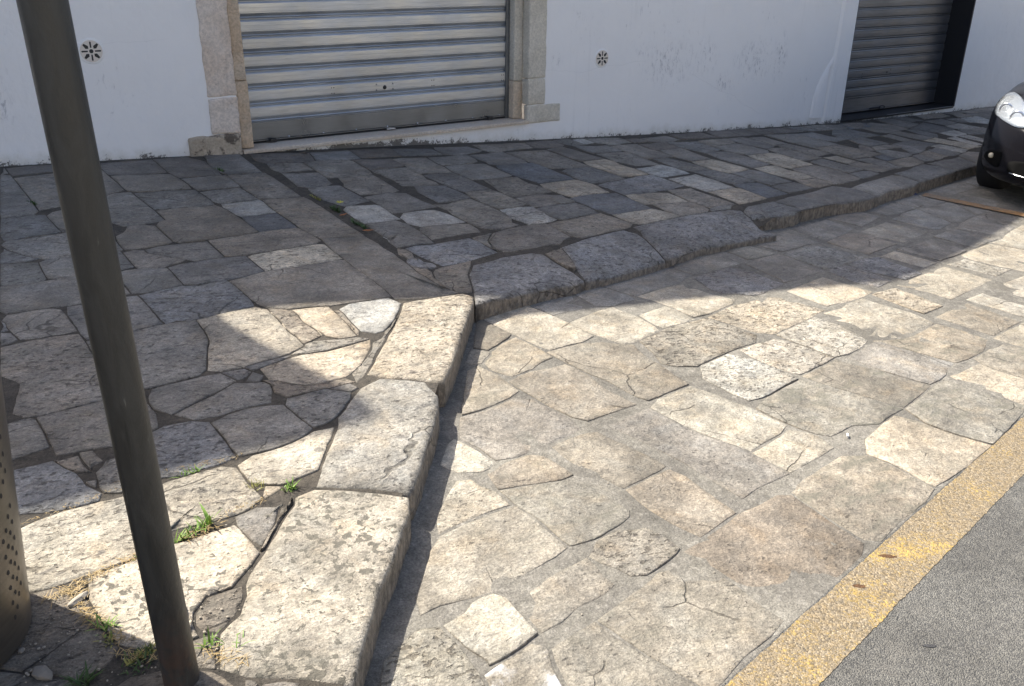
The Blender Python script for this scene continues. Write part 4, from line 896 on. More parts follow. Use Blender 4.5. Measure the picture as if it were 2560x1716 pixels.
S g 1831,3239 1881,3192 1942,3222 1990,3248 2028,3268 2068,3303 2061,3344 2053,3387 2045,3429 2038,3470 2029,3523 1987,3487 1961,3446 1935,3405 1910,3364 1884,3323 1858,3282
S c 1868,3142 1831,3113 1796,3085 1788,3024 1806,2969 1840,2924 1900,2938 1959,2951 2027,2990 2111,3016 2106,3063 2108,3115 2101,3160 2089,3218 2075,3276 2026,3256 1981,3232 1936,3208 1890,3176
S g 1718,3119 1756,3089 1787,3090 1810,3109 1835,3128 1860,3147 1880,3179 1847,3210 1821,3235 1788,3204 1765,3176 1741,3147
S c 1482,2714 1531,2717 1580,2721 1629,2733 1678,2745 1726,2761 1796,2796 1794,2844 1793,2891 1802,2954 1783,3007 1761,3079 1693,3048 1662,3001 1632,2954 1602,2907 1572,2860 1542,2813 1512,2767
S t 1832,2642 1862,2526 1901,2472 2018,2488 2095,2496 2172,2505 2158,2578 2143,2651 2141,2721 2155,2795 2143,2863 2123,2941 2025,2932 1938,2936 1871,2921 1803,2888 1805,2806 1821,2723
S b 1389,2563 1417,2475 1430,2374 1498,2363 1554,2367 1617,2397 1690,2392 1751,2404 1847,2428 1858,2508 1838,2572 1822,2645 1812,2719 1744,2758 1666,2731 1583,2712 1518,2706 1467,2702 1421,2628
S c 2432,3183 2468,3095 2494,3021 2550,3005 2632,3027 2705,3050 2778,3074 2794,3138 2793,3199 2793,3259 2766,3344 2753,3413 2670,3403 2584,3380 2497,3350 2411,3320 2421,3252
S g 2134,2938 2152,2871 2163,2808 2191,2731 2202,2653 2213,2576 2237,2510 2309,2522 2378,2537 2502,2559 2504,2665 2519,2765 2508,2843 2525,2908 2545,2991 2484,3019 2420,3061 2306,3089 2212,3084 2115,3073
S b 2390,3430 2447,3438 2499,3444 2551,3450 2603,3457 2659,3464 2659,3512 2656,3560 2653,3608 2649,3656 2590,3650 2543,3643 2497,3637 2449,3632 2402,3627 2345,3617 2356,3572 2368,3525 2379,3477
S b 2669,3459 2736,3424 2769,3421 2834,3435 2882,3444 2930,3453 2938,3512 2922,3557 2905,3598 2890,3640 2874,3683 2820,3678 2771,3674 2722,3670 2658,3661 2663,3612 2666,3560 2669,3507
S b 2924,3576 2968,3484 3073,3523 3165,3546 3262,3562 3342,3569 3425,3618 3516,3654 3482,3750 3440,3842 3356,3823 3272,3804 3188,3784 3104,3765 3033,3743 2962,3721 2882,3690
S b 3489,3760 3526,3653 3626,3656 3708,3669 3789,3685 3870,3703 3965,3706 4035,3723 4045,3797 4045,3864 4026,3965 3937,3952 3853,3940 3768,3927 3683,3915 3598,3902 3513,3889 3506,3827
S g 4054,3754 4127,3749 4181,3759 4235,3769 4288,3779 4341,3790 4323,3851 4307,3906 4290,3960 4274,4015 4216,4006 4159,3998 4101,3989 4034,3972 4044,3922 4055,3866 4055,3810
S b 4397,3796 4470,3804 4544,3817 4617,3831 4687,3845 4770,3846 4834,3850 4814,3940 4793,4029 4772,4119 4677,4113 4581,4107 4495,4088 4409,4069 4322,4050 4345,3970 4368,3891
S b 4906,3865 4986,3891 5068,3915 5149,3939 5223,3956 5310,3995 5392,4017 5376,4094 5361,4171 5361,4255 5267,4233 5189,4219 5112,4204 5034,4189 4956,4175 4878,4160 4885,4067 4893,3974
S b 5474,4030 5540,4053 5605,4076 5671,4099 5737,4122 5802,4145 5868,4169 5847,4232 5826,4295 5805,4359 5735,4344 5665,4329 5595,4314 5525,4298 5455,4283 5370,4260 5408,4209 5430,4149 5452,4089
S b 5938,4167 6014,4180 6097,4177 6170,4192 6245,4208 6320,4223 6399,4238 6396,4332 6372,4405 6355,4486 6276,4468 6198,4450 6119,4432 6040,4414 5962,4396 5883,4379 5901,4308 5920,4238
S t 5448,3656 5532,3678 5617,3700 5701,3723 5785,3745 5870,3767 5845,3839 5821,3911 5797,3983 5772,4054 5683,4032 5594,4010 5504,3988 5415,3966 5317,3929 5339,3868 5370,3799 5417,3728
S n 4954,3559 5037,3578 5119,3596 5202,3614 5285,3633 5367,3651 5348,3731 5344,3820 5319,3896 5220,3945 5151,3929 5082,3909 5013,3889 4944,3867 4890,3848 4897,3767 4916,3698 4935,3629
S b 5957,3816 6032,3780 6115,3807 6199,3834 6287,3860 6310,3949 6333,4038 6354,4128 6364,4221 6283,4206 6201,4189 6120,4171 6042,4133 5961,4111 5881,4090 5906,3998 5932,3907
S b 6297,3857 6388,3859 6469,3879 6546,3899 6627,3918 6705,3936 6763,4033 6812,4121 6861,4208 6911,4295 6820,4275 6739,4259 6657,4246 6575,4234 6476,4228 6405,4230 6366,4135 6345,4042 6321,3949
S b 6745,3940 6820,3949 6895,3954 6959,3954 7014,4030 7029,4086 7067,4147 7122,4235 7157,4285 7197,4327 7110,4330 7029,4299 6925,4299 6891,4239 6851,4169 6811,4099 6772,4029
S bp 4395,3450 4495,3454 4574,3469 4653,3488 4732,3505 4811,3520 4886,3532 4865,3628 4843,3707 4820,3786 4749,3851 4660,3829 4567,3811 4475,3795 4368,3756 4377,3681 4384,3604 4392,3526
S b 3975,3405 3948,3358 4047,3375 4130,3389 4213,3404 4295,3418 4380,3423 4382,3519 4374,3604 4366,3689 4342,3780 4269,3765 4195,3751 4123,3739 4042,3715 3977,3698 3978,3593 3976,3499
S p 3438,3426 3466,3358 3538,3319 3617,3264 3709,3277 3779,3308 3852,3325 3940,3351 3919,3413 3913,3484 3906,3556 3899,3627 3814,3680 3732,3663 3649,3649 3568,3638 3480,3620 3462,3515
S c 3052,3281 3056,3213 3058,3144 3175,3150 3271,3178 3338,3197 3402,3215 3467,3255 3430,3317 3394,3379 3378,3461 3353,3558 3293,3555 3228,3549 3146,3531 3065,3511 2965,3498 3009,3433 3033,3343
S c 2815,3088 2874,3097 2918,3102 2961,3107 3005,3113 3048,3118 3048,3176 3046,3225 3041,3274 3027,3328 2969,3312 2921,3300 2873,3289 2808,3272 2804,3233 2803,3190 2803,3147
S c 3891,2994 3969,3004 4051,2998 4128,3009 4197,3018 4294,3039 4355,3055 4335,3130 4315,3205 4294,3280 4274,3355 4190,3336 4106,3316 4022,3297 3938,3277 3854,3258 3866,3170 3879,3082
S p 4393,3194 4428,3147 4463,3101 4527,3117 4590,3134 4654,3150 4648,3215 4652,3283 4639,3343 4628,3396 4590,3463 4537,3452 4486,3442 4435,3430 4382,3413 4386,3350 4388,3298 4391,3246
S p 4649,3344 4664,3275 4711,3207 4744,3127 4816,3141 4889,3153 4962,3169 4987,3214 4983,3285 4979,3355 4976,3425 4987,3500 4904,3515 4860,3518 4789,3506 4718,3491 4647,3476 4638,3399
S w 5091,3244 5151,3255 5210,3265 5270,3275 5257,3330 5245,3385 5233,3440 5220,3495 5208,3550 5159,3539 5109,3529 5060,3518 4996,3503 5027,3455 5043,3402 5059,3350 5075,3297
S b 5328,3293 5411,3309 5511,3322 5579,3336 5662,3353 5744,3373 5730,3459 5715,3544 5701,3629 5627,3620 5553,3611 5478,3602 5404,3592 5330,3583 5256,3574 5274,3504 5292,3434 5310,3363
S b 5863,3395 5940,3408 6017,3422 6106,3442 6175,3451 6251,3465 6220,3550 6192,3619 6165,3688 6137,3757 6070,3741 6003,3725 5936,3708 5869,3692 5802,3676 5817,3610 5832,3543 5846,3477
S b 6193,3770 6250,3686 6307,3602 6368,3502 6450,3530 6532,3556 6612,3581 6695,3608 6776,3635 6856,3678 6953,3703 7050,3727 7146,3751 7080,3818 7014,3885 6947,3944 6856,3942 6766,3933 6674,3919 6592,3900 6512,3879 6432,3856 6354,3833 6274,3793
S cp 3176,3012 3194,2944 3214,2878 3302,2822 3397,2845 3494,2868 3580,2888 3663,2909 3764,2943 3835,2954 3801,3048 3769,3124 3748,3189 3721,3269 3642,3254 3559,3221 3475,3204 3387,3201 3305,3177 3224,3154 3131,3118
S gp 2530,2773 2579,2717 2664,2684 2760,2711 2872,2736 2973,2758 3046,2768 3132,2780 3212,2852 3187,2932 3156,3027 3122,3114 3014,3104 2920,3092 2826,3080 2748,3053 2671,3028 2596,3006 2573,2882
S wp 3344,2626 3356,2566 3369,2505 3461,2499 3543,2518 3618,2538 3705,2579 3715,2637 3726,2701 3741,2765 3712,2827 3688,2903 3612,2886 3536,2868 3460,2849 3383,2831 3307,2813 3317,2710
S wp 2989,2605 3003,2545 3016,2487 3052,2431 3131,2445 3210,2461 3283,2477 3361,2499 3348,2558 3335,2618 3318,2675 3300,2728 3261,2780 3194,2769 3125,2769 3057,2760 2991,2750 2981,2661
S wp 2602,2582 2608,2508 2614,2434 2635,2337 2706,2332 2768,2344 2830,2360 2893,2376 2956,2392 3008,2403 3004,2495 2986,2571 2970,2644 2895,2731 2840,2719 2787,2708 2730,2693 2673,2677 2638,2626
S c 3716,2580 3819,2554 3920,2538 4007,2545 4098,2563 4188,2582 4278,2599 4282,2679 4286,2758 4256,2836 4225,2914 4193,3008 4114,2994 4034,2979 3952,2947 3856,2942 3786,2935 3772,2835 3748,2754 3731,2671
S gs 3726,2566 3776,2494 3811,2418 3841,2344 3871,2277 3902,2219 4015,2226 4083,2236 4164,2252 4239,2280 4318,2327 4397,2353 4356,2435 4316,2512 4276,2589 4190,2572 4105,2554 4019,2537 3933,2527 3831,2541
S cp 4337,2708 4394,2718 4450,2727 4507,2736 4563,2745 4561,2808 4559,2870 4557,2933 4555,2995 4553,3058 4492,3052 4430,3046 4362,3047 4308,3032 4314,2969 4320,2904 4326,2838 4331,2773
S c 4690,2928 4719,2798 4807,2817 4895,2837 4981,2854 5066,2872 5151,2889 5237,2907 5322,2924 5299,3021 5275,3117 5252,3213 5159,3195 5065,3177 4970,3161 4879,3141 4786,3125 4692,3105 4599,3087 4644,3008
S wp 5413,2956 5470,2966 5527,2977 5584,2987 5652,3005 5631,3053 5609,3106 5589,3158 5568,3210 5545,3268 5477,3252 5421,3247 5366,3241 5310,3236 5331,3180 5351,3124 5372,3068 5393,3012
S c 5557,3266 5590,3182 5623,3098 5658,3014 5705,2953 5746,2889 5826,2931 5907,2972 5988,3013 6068,3054 6149,3095 6236,3140 6188,3230 6137,3315 6062,3414 5963,3400 5867,3386 5756,3366 5692,3350 5614,3333 5536,3317
S c 6247,3141 6352,3119 6444,3094 6527,3140 6610,3186 6693,3232 6776,3277 6859,3323 6942,3369 7025,3414 6959,3481 6893,3547 6819,3628 6732,3603 6644,3578 6558,3553 6471,3526 6384,3497 6299,3461 6209,3447 6122,3427 6155,3311 6202,3225
S g 4424,2358 4495,2370 4566,2382 4637,2395 4708,2408 4778,2419 4774,2505 4771,2580 4767,2655 4764,2730 4684,2716 4605,2701 4525,2687 4446,2672 4367,2657 4381,2582 4395,2507 4410,2432
S w 4888,2411 4956,2420 5024,2430 5092,2440 5078,2499 5065,2559 5051,2618 5037,2678 5023,2737 5010,2797 4941,2787 4872,2776 4804,2766 4818,2707 4832,2648 4846,2589 4860,2529 4874,2470
S w 5306,2470 5388,2514 5470,2559 5552,2604 5633,2649 5715,2694 5684,2762 5652,2830 5621,2899 5538,2887 5455,2875 5371,2864 5288,2852 5205,2840 5122,2829 5159,2757 5196,2685 5233,2613 5269,2541
S c 4412,2251 4434,2191 4450,2122 4525,2139 4586,2153 4647,2167 4708,2180 4769,2194 4830,2208 4812,2272 4795,2336 4776,2409 4712,2398 4648,2387 4584,2376 4521,2364 4457,2353 4393,2341
S gs 4017,2165 4021,2114 4033,2065 4050,2003 4069,1943 4145,1969 4203,1992 4262,2016 4321,2039 4380,2063 4444,2103 4436,2139 4424,2188 4404,2232 4361,2268 4297,2254 4225,2256 4165,2242 4100,2229 4036,2218
S b 3447,2371 3468,2300 3494,2229 3525,2160 3551,2118 3635,2126 3721,2152 3792,2190 3886,2222 3853,2292 3822,2364 3792,2437 3767,2489 3755,2563 3666,2541 3589,2519 3513,2500 3438,2481
S gs 3069,2344 3112,2257 3155,2167 3190,2091 3232,2019 3310,2039 3387,2060 3464,2083 3544,2111 3504,2181 3473,2255 3447,2331 3393,2401 3353,2487 3278,2465 3200,2449 3123,2433 3049,2420
S gs 2619,2209 2633,2144 2652,2067 2682,2010 2723,1976 2798,1988 2873,2001 2992,1963 3115,1994 3212,2010 3177,2094 3140,2176 3101,2256 3062,2337 3005,2393 2910,2370 2816,2346 2724,2323 2614,2274
S c 3717,1983 3742,1914 3766,1845 3785,1783 3864,1799 3928,1817 3992,1836 4056,1855 4057,1924 4050,1969 4030,2036 4013,2102 4002,2167 3922,2160 3859,2149 3796,2138 3727,2144 3710,2050
S gs 3186,1880 3220,1776 3255,1712 3289,1650 3401,1680 3506,1708 3595,1733 3683,1759 3775,1786 3743,1881 3709,1976 3660,2117 3580,2104 3497,2083 3407,2055 3315,2030 3221,2006
S c 2741,1823 2765,1733 2772,1665 2775,1595 2778,1555 2876,1566 2958,1579 3039,1592 3118,1610 3198,1628 3279,1649 3244,1711 3209,1778 3186,1846 3167,1911 3116,1984 3020,1960 2923,1929 2827,1900
S gs 2253,1708 2255,1576 2259,1449 2312,1422 2383,1443 2455,1464 2530,1477 2659,1508 2766,1548 2764,1612 2758,1715 2732,1818 2635,1857 2529,1835 2423,1813 2344,1801 2257,1773
S d 1679,1673 1707,1587 1723,1485 1787,1381 1803,1308 1873,1330 1985,1351 2088,1373 2187,1401 2249,1440 2248,1506 2245,1588 2243,1670 2245,1749 2196,1771 2104,1753 1998,1744 1907,1723 1787,1693
S g 1274,1447 1287,1399 1322,1284 1350,1197 1387,1202 1453,1225 1519,1248 1584,1260 1649,1272 1728,1301 1715,1382 1716,1473 1703,1543 1643,1653 1624,1651 1533,1627 1450,1596 1366,1578 1255,1543
S g 1047,1416 1038,1364 1033,1311 1061,1267 1096,1221 1162,1186 1228,1151 1284,1174 1339,1196 1314,1278 1298,1330 1282,1381 1267,1433 1251,1510 1245,1541 1178,1532 1126,1524 1082,1513 1063,1465
S gx 859,1395 892,1378 924,1361 957,1343 1007,1324 1023,1308 1026,1345 1031,1382 1037,1419 1048,1454 1061,1488 1076,1522 1042,1550 1009,1540 977,1530 946,1526 915,1522 878,1511 871,1475 854,1445
S c 883,1619 910,1549 905,1530 937,1535 970,1539 1024,1555 1079,1570 1078,1608 1077,1645 1078,1683 1081,1732 1054,1762 1020,1766 983,1758 946,1733 915,1726 871,1717 876,1683 880,1652
S cp 675,1669 651,1625 627,1581 603,1537 647,1519 692,1501 736,1483 780,1465 841,1445 862,1478 870,1518 873,1580 873,1617 869,1657 861,1719 805,1732 772,1718 723,1693
S t 1087,1628 1089,1569 1167,1580 1202,1594 1237,1607 1290,1613 1343,1619 1392,1640 1387,1693 1398,1754 1394,1783 1330,1772 1282,1764 1234,1756 1189,1747 1144,1738 1091,1728 1088,1678
S tp 1444,1692 1456,1648 1501,1631 1539,1639 1584,1651 1626,1662 1682,1685 1677,1738 1675,1774 1655,1819 1611,1827 1564,1852 1517,1843 1468,1834 1403,1784 1415,1742
S g 927,1936 856,1852 834,1779 899,1787 1005,1777 1069,1770 1199,1800 1308,1825 1369,1847 1365,1926 1361,2005 1347,2082 1341,2106 1249,2104 1162,2094 1047,2069 988,2016
S c 1105,2190 1084,2158 1064,2125 1047,2079 1092,2090 1140,2100 1187,2107 1234,2112 1282,2115 1330,2116 1331,2158 1322,2205 1296,2256 1287,2302 1240,2314 1202,2281 1164,2249 1134,2219
S t 1343,2213 1387,2205 1431,2197 1475,2188 1519,2180 1566,2168 1625,2175 1620,2216 1616,2257 1608,2294 1600,2331 1561,2357 1533,2355 1490,2353 1444,2345 1389,2327 1352,2320 1346,2260
S g 1349,2112 1363,2053 1373,1991 1375,1921 1378,1852 1386,1847 1467,1844 1528,1855 1578,1865 1647,1892 1671,1917 1658,1980 1646,2043 1634,2106 1573,2156 1513,2171 1456,2182 1399,2192 1343,2203
S c 1238,2433 1252,2398 1266,2363 1297,2353 1340,2331 1359,2331 1387,2337 1421,2369 1416,2403 1412,2439 1407,2476 1396,2509 1382,2550 1373,2581 1334,2557 1310,2526 1286,2495 1262,2464
S g 1667,2244 1687,2179 1707,2115 1731,2033 1748,2036 1806,2045 1863,2055 1918,2066 1969,2080 1958,2153 1940,2211 1923,2269 1905,2332 1888,2395 1818,2404 1753,2395 1708,2384 1663,2371 1665,2299
S b 2014,2204 2041,2072 2052,1962 2064,1852 2068,1805 2176,1831 2262,1841 2350,1851 2336,1927 2322,2004 2306,2079 2270,2155 2233,2230 2222,2306 2210,2384 2198,2461 2110,2445 2032,2430 1953,2415 1984,2309
S c 2234,2288 2260,2198 2296,2124 2338,2031 2409,2047 2481,2063 2551,2080 2629,2117 2610,2199 2603,2277 2568,2356 2549,2431 2500,2549 2424,2536 2348,2521 2283,2506 2208,2462 2222,2375
S c 2345,1933 2352,1893 2360,1852 2413,1861 2464,1870 2515,1879 2564,1889 2614,1899 2663,1910 2666,1954 2675,2003 2654,2039 2600,2084 2548,2069 2493,2056 2439,2043 2383,2031 2329,2018 2337,1976
S t 1729,1908 1737,1856 1746,1804 1762,1757 1781,1702 1828,1714 1874,1725 1930,1739 1987,1752 1986,1822 1985,1888 1984,1942 1983,1996 1960,2058 1899,2051 1838,2041 1783,2031 1735,2024 1730,1958
S b 7178,4431 7265,4445 7352,4458 7440,4472 7527,4485 7629,4497 7639,4567 7648,4637 7657,4706 7562,4695 7485,4681 7407,4667 7329,4652 7251,4638 7174,4624 7096,4610 7018,4596 7071,4541 7125,4486
S b 7638,4492 7719,4488 7785,4491 7834,4538 7883,4584 7932,4631 7982,4678 8031,4725 8080,4772 8129,4819 8055,4802 7981,4786 7908,4769 7834,4753 7760,4736 7670,4712 7659,4644 7649,4566
S b 6485,4222 6558,4236 6630,4249 6703,4263 6776,4276 6849,4290 6839,4350 6826,4426 6813,4502 6739,4547 6663,4523 6587,4499 6511,4476 6435,4452 6375,4431 6399,4354 6444,4279
S b 7022,4016 7097,4028 7158,4050 7219,4072 7279,4094 7340,4116 7401,4137 7361,4194 7321,4252 7281,4309 7202,4307 7161,4274 7074,4286 7013,4274 6931,4252 6954,4193 7006,4116 7030,4059
M m 1976,3630 2048,3631 2074,3684 2098,3739 2120,3795 2142,3850 2185,3906 2226,3962 2260,4024 2198,4013 2136,4002 2078,3992 2021,3975 1988,3932 1968,3869 1931,3805 1944,3744 1958,3684
M m 1920,3958 1927,3896 1933,3834 1935,3773 1955,3689 1941,3752 1951,3824 1967,3882 1986,3940 1979,4007 2016,4095 2006,4175 2027,4248 2015,4319 1981,4340 1947,4250 1957,4167 1927,4105 1924,4029
M m 2473,4300 2476,4253 2479,4205 2481,4158 2486,4111 2482,4150 2500,4192 2509,4231 2521,4272 2532,4312 2562,4349 2594,4386 2626,4419 2609,4425 2571,4409 2522,4404 2469,4381 2465,4336
M m 295,1933 283,1894 290,1871 324,1840 350,1859 375,1878 395,1905 414,1937 427,1981 389,1982 362,1980 336,1978 316,1956
M m 513,2101 538,2131 563,2160 588,2190 611,2217 635,2245 659,2272 678,2309 665,2283 629,2271 612,2240 594,2209 576,2179 558,2156 539,2133 521,2110
M m 1013,3271 1066,3254 1113,3251 1160,3250 1199,3258 1239,3265 1278,3274 1318,3282 1357,3289 1319,3327 1279,3329 1239,3333 1208,3343 1140,3352 1098,3343 1085,3318 1045,3294
M m 1085,3588 1081,3535 1085,3483 1093,3437 1089,3387 1098,3348 1137,3365 1183,3394 1189,3444 1178,3501 1170,3551 1169,3607 1173,3658 1171,3713 1121,3740 1083,3764 1079,3702 1083,3643
M m 1249,3093 1209,3051 1165,3017 1152,2939 1216,2996 1266,3062 1313,3130 1367,3199 1421,3268 1470,3333 1519,3398 1568,3463 1518,3397 1453,3342 1423,3289 1356,3260 1330,3199 1290,3146
M m 856,3082 855,3029 847,2982 877,2927 926,2932 977,2938 1026,2942 1070,2938 1112,2943 1148,2944 1125,2990 1073,2985 1022,2980 978,2986 935,2992 892,2998 858,3041 836,3090
M m 217,1837 215,1823 212,1774 239,1755 266,1738 287,1724 297,1758 306,1793 318,1838 280,1843 248,1840
M m 1340,3590 1340,3548 1338,3506 1336,3464 1333,3421 1330,3377 1326,3335 1353,3379 1354,3424 1356,3468 1358,3511 1361,3552 1365,3593 1364,3634 1339,3658 1339,3684 1340,3637
M m 2708,3871 2714,3829 2723,3787 2736,3745 2761,3766 2779,3807 2797,3848 2812,3890 2827,3933 2841,3975 2855,4018 2868,4061 2849,4039 2794,4028 2741,4005 2716,3995 2714,3955 2711,3913"""

polys = {'W': [], 'S': []}
for i, ln in enumerate(STONES.strip().split('\n')):
    s, c, pts = ln.split(' ', 2)
    P = [tuple(int(q) / 1000.0 for q in p.split(',')) for p in pts.split(' ')]
    tint = TINT[c[0]]; flags = c[1:] + ('p' if c[0] == 'p' else '')
    if c == 'bb': tint = (0.185, 0.19, 0.197)
    if c[:2] == 'wp': tint = (0.60, 0.54, 0.43)
    if c == 'cl': tint = (0.56, 0.495, 0.395)
    if c == 'cg': tint = (0.36, 0.33, 0.28)
    if s == 'W':
        stone('paving_stone', P, walk_z, footway, tint, flags, 0.05, 0.0, 0.0038, None, i * 1.37); polys['W'].append(P)
    elif s == 'M':
        stone('mortar_patch', P, walk_z, footway, tint, 'p', 0.05, -0.001, 0.003, None, i * 1.37)
    elif s == 'S':
        if c[0] == 'b': tint = (0.29, 0.272, 0.24)
        if c[0] == 'g': tint = (0.335, 0.302, 0.245)
        if c[0] == 'n': tint = (0.29, 0.255, 0.21)
        if c[0] == 'c': tint = (0.47, 0.42, 0.335)
        if c[0] == 't': tint = (0.37, 0.325, 0.26)
        if c[0] == 'w': tint = (0.50, 0.46, 0.385)
        stone('paving_stone', P, street_z, parking, tint, flags, 0.05, 0.0015, 0.0028, None, i * 1.37, 0.25); polys['S'].append(P)
    elif s == 'K':
        stone('kerb_stone', P, walk_z, kerb, tint, flags, 0.17, 0.002, 0.013, None, i * 1.37); polys['W'].append(P)
    else:
        stone('kerb_stone', P, walk_z, kerb, tint, flags, 0.17, 0.002, 0.012, far_drop, i * 1.37); polys['W'].append(P)

# plain paving that carries on round the edges of the view
def covered(cx, cy, r, key):
    for P in polys[key]:
        x0 = min(p[0] for p in P) - r; x1 = max(p[0] for p in P) + r
        y0 = min(p[1] for p in P) - r; y1 = max(p[1] for p in P) + r
        if x0 < cx < x1 and y0 < cy < y1:
            ins = False
            for (ax, ay), (bx, by) in zip(P, P[1:] + P[:1]):
                if (ay > cy) != (by > cy) and cx < (bx - ax) * (cy - ay) / (by - ay) + ax: ins = not ins
                if math.hypot(ax - cx, ay - cy) < r: return True
            if ins: return True
    return False
def fill(key, parent, zf, ang, x0, x1, y0, y1, ok, w=0.42, h=0.26, limit=70):
    ca, sa = math.cos(ang), math.sin(ang); cnt = 0
    v = y0
    while v < y1:
        u = x0 + random.uniform(0, w)
        while u < x1:
            ww = w * random.uniform(0.7, 1.3)
            g = 0.008
            loc = [(u + g, v + g), (u + ww - g, v + g), (u + ww - g, v + h - g), (u + g, v + h - g)]
            P = [(a * ca - b * sa, a * sa + b * ca) for a, b in loc]
            test = P + [((P[0][0] + P[2][0]) / 2, (P[0][1] + P[2][1]) / 2)] + [((P[k][0] + P[k - 1][0]) / 2, (P[k][1] + P[k - 1][1]) / 2) for k in range(4)]
            if cnt < limit and all(ok(*q) for q in test) and not any(covered(q[0], q[1], 0.03, key) for q in test):
                stone('paving_stone', P, zf, parent, TINT[random.choice('ggtbbc')], random.choice(('', '', 'p')), 0.05, 0.0, 0.005, None, u * 3 + v)
                polys[key].append(P); cnt += 1
            u += ww
        v += h
def kerb_y(x):
    for a, b in zip(KERB, KERB[1:]):
        if a[0] <= x <= b[0]: return a[1] + (b[1] - a[1]) * (x - a[0]) / (b[0] - a[0])
    return 99
fill('S', parking, street_z, rad(13.5), 0.3, 16.0, -0.9, 3.2, lambda x, y: yl(x) + 0.01 < y < kerb_y(x) - 0.06 and x > 0.2 and (x > 2.1 or y < kerb_y(x) - 0.06), 0.40, 0.27, 120)
fill('W', footway, walk_z, rad(3.0), 11.0, 15.5, 4.0, 6.6, lambda x, y: y < 6.68 and y > kerb_y(x) + 0.32 and x < 15, 0.42, 0.24, 24)
fill('W', footway, walk_z, rad(3.0), -2.6, 0.2, 1.9, 7.0, lambda x, y: y < 6.66 and y > 1.85 and x > -2.6, 0.62, 0.40, 58)

# ------------------------------------------------------------------ painted lines
rows = []
for x in frange(-6, 0.8, 0.4)[:-1] + frange(0.8, 4.2, 0.012)[:-1] + frange(4.2, 24, 0.4):
    j = noise.noise(Vector((x * 60, 1, 0))) * 0.005 + noise.noise(Vector((x * 9, 4, 0))) * 0.004
    j2 = noise.noise(Vector((x * 45, 9, 0))) * 0.004 + noise.noise(Vector((x * 7, 2, 0))) * 0.004
    rows.append(((x + 0.04, yl(x + 0.04) - 0.172 + j), (x, yl(x) - 0.006 + j2)))
tag(sheet('yellow_line', rows, lambda x, y: street_z(x, y) + 0.0004, YELLOW, 3), 'worn yellow line painted along the edge of the asphalt beside the stones', 'road marking')
def strip_rows(a, b, w, n):
    d = Vector((b[0] - a[0], b[1] - a[1])); d.normalize(); q = Vector((-d.y, d.x)) * w / 2
    return [((a[0] + (b[0] - a[0]) * t + q.x, a[1] + (b[1] - a[1]) * t + q.y), (a[0] + (b[0] - a[0]) * t - q.x, a[1] + (b[1] - a[1]) * t - q.y)) for t in [k / n for k in range(n + 1)]]
tag(sheet('orange_line', strip_rows((6.84, 4.50), (7.25, 3.45), 0.13, 10), lambda x, y: street_z(x, y) + 0.009, ORANGE, 3), 'faded orange bay line on the stones in front of the parked car', 'road marking')
tag(sheet('blue_line', strip_rows((6.80, 4.54), (6.66, 4.66), 0.10, 4), lambda x, y: street_z(x, y) + 0.009, BLUEP, 3), 'short patch of blue paint at the foot of the kerb', 'road marking')

# ------------------------------------------------------------------ white building
bld = empty('white_building', (0, WALL_Y, 0))
tag(bld, 'long low white plastered building with roller shutters along the footway', 'building')
INV = Matrix.Translation((0, -WALL_Y, 0))
def child(o, parent=bld):
    o.parent = parent
    o.matrix_parent_inverse = parent.matrix_world.inverted() if parent.type == 'EMPTY' and False else Matrix()
    return o
PROFILE = [(-16, 4.6), (-2.2, 4.48), (-1.12, 4.33), (-1.02, 4.28), (-0.96, 3.98), (-0.93, 3.78), (-0.88, 3.45), (-0.80, 3.05), (-0.68, 2.70), (-0.38, 2.73), (0.36, 2.94),
           (1.06, 3.04), (2.05, 3.16), (2.76, 3.30), (3.18, 3.19), (4.10, 2.85), (5.53, 2.27), (6.5, 1.92), (9, 1.88), (24, 1.8)]
def top_z(x):
    for a, b in zip(PROFILE, PROFILE[1:]):
        if a[0] <= x <= b[0]: return a[1] + (b[1] - a[1]) * (x - a[0]) / (b[0] - a[0]) + CAM_H
    return PROFILE[-1][1] + CAM_H
ZS = CAM_H - 1.466            # sill top of the shuttered doorway
D1L, D1R = 1.858, 4.333       # left and right corners of the stone doorway
D2L, D2R = 8.395, 10.43       # black framed doorway
HEAD1 = CAM_H + 0.85
HEAD2 = CAM_H + 0.55
bx = sorted(set([p[0] for p in PROFILE] + [D1L, D1R, D2L, D2R] + frange(-16, 24, 0.4)))
verts, faces, hts = [], [], []
def quad(a, b, c, d, hs):
    k = len(verts)
    verts.extend((a, b, c, d)); faces.append((k, k + 1, k + 2, k + 3)); hts.extend(hs)
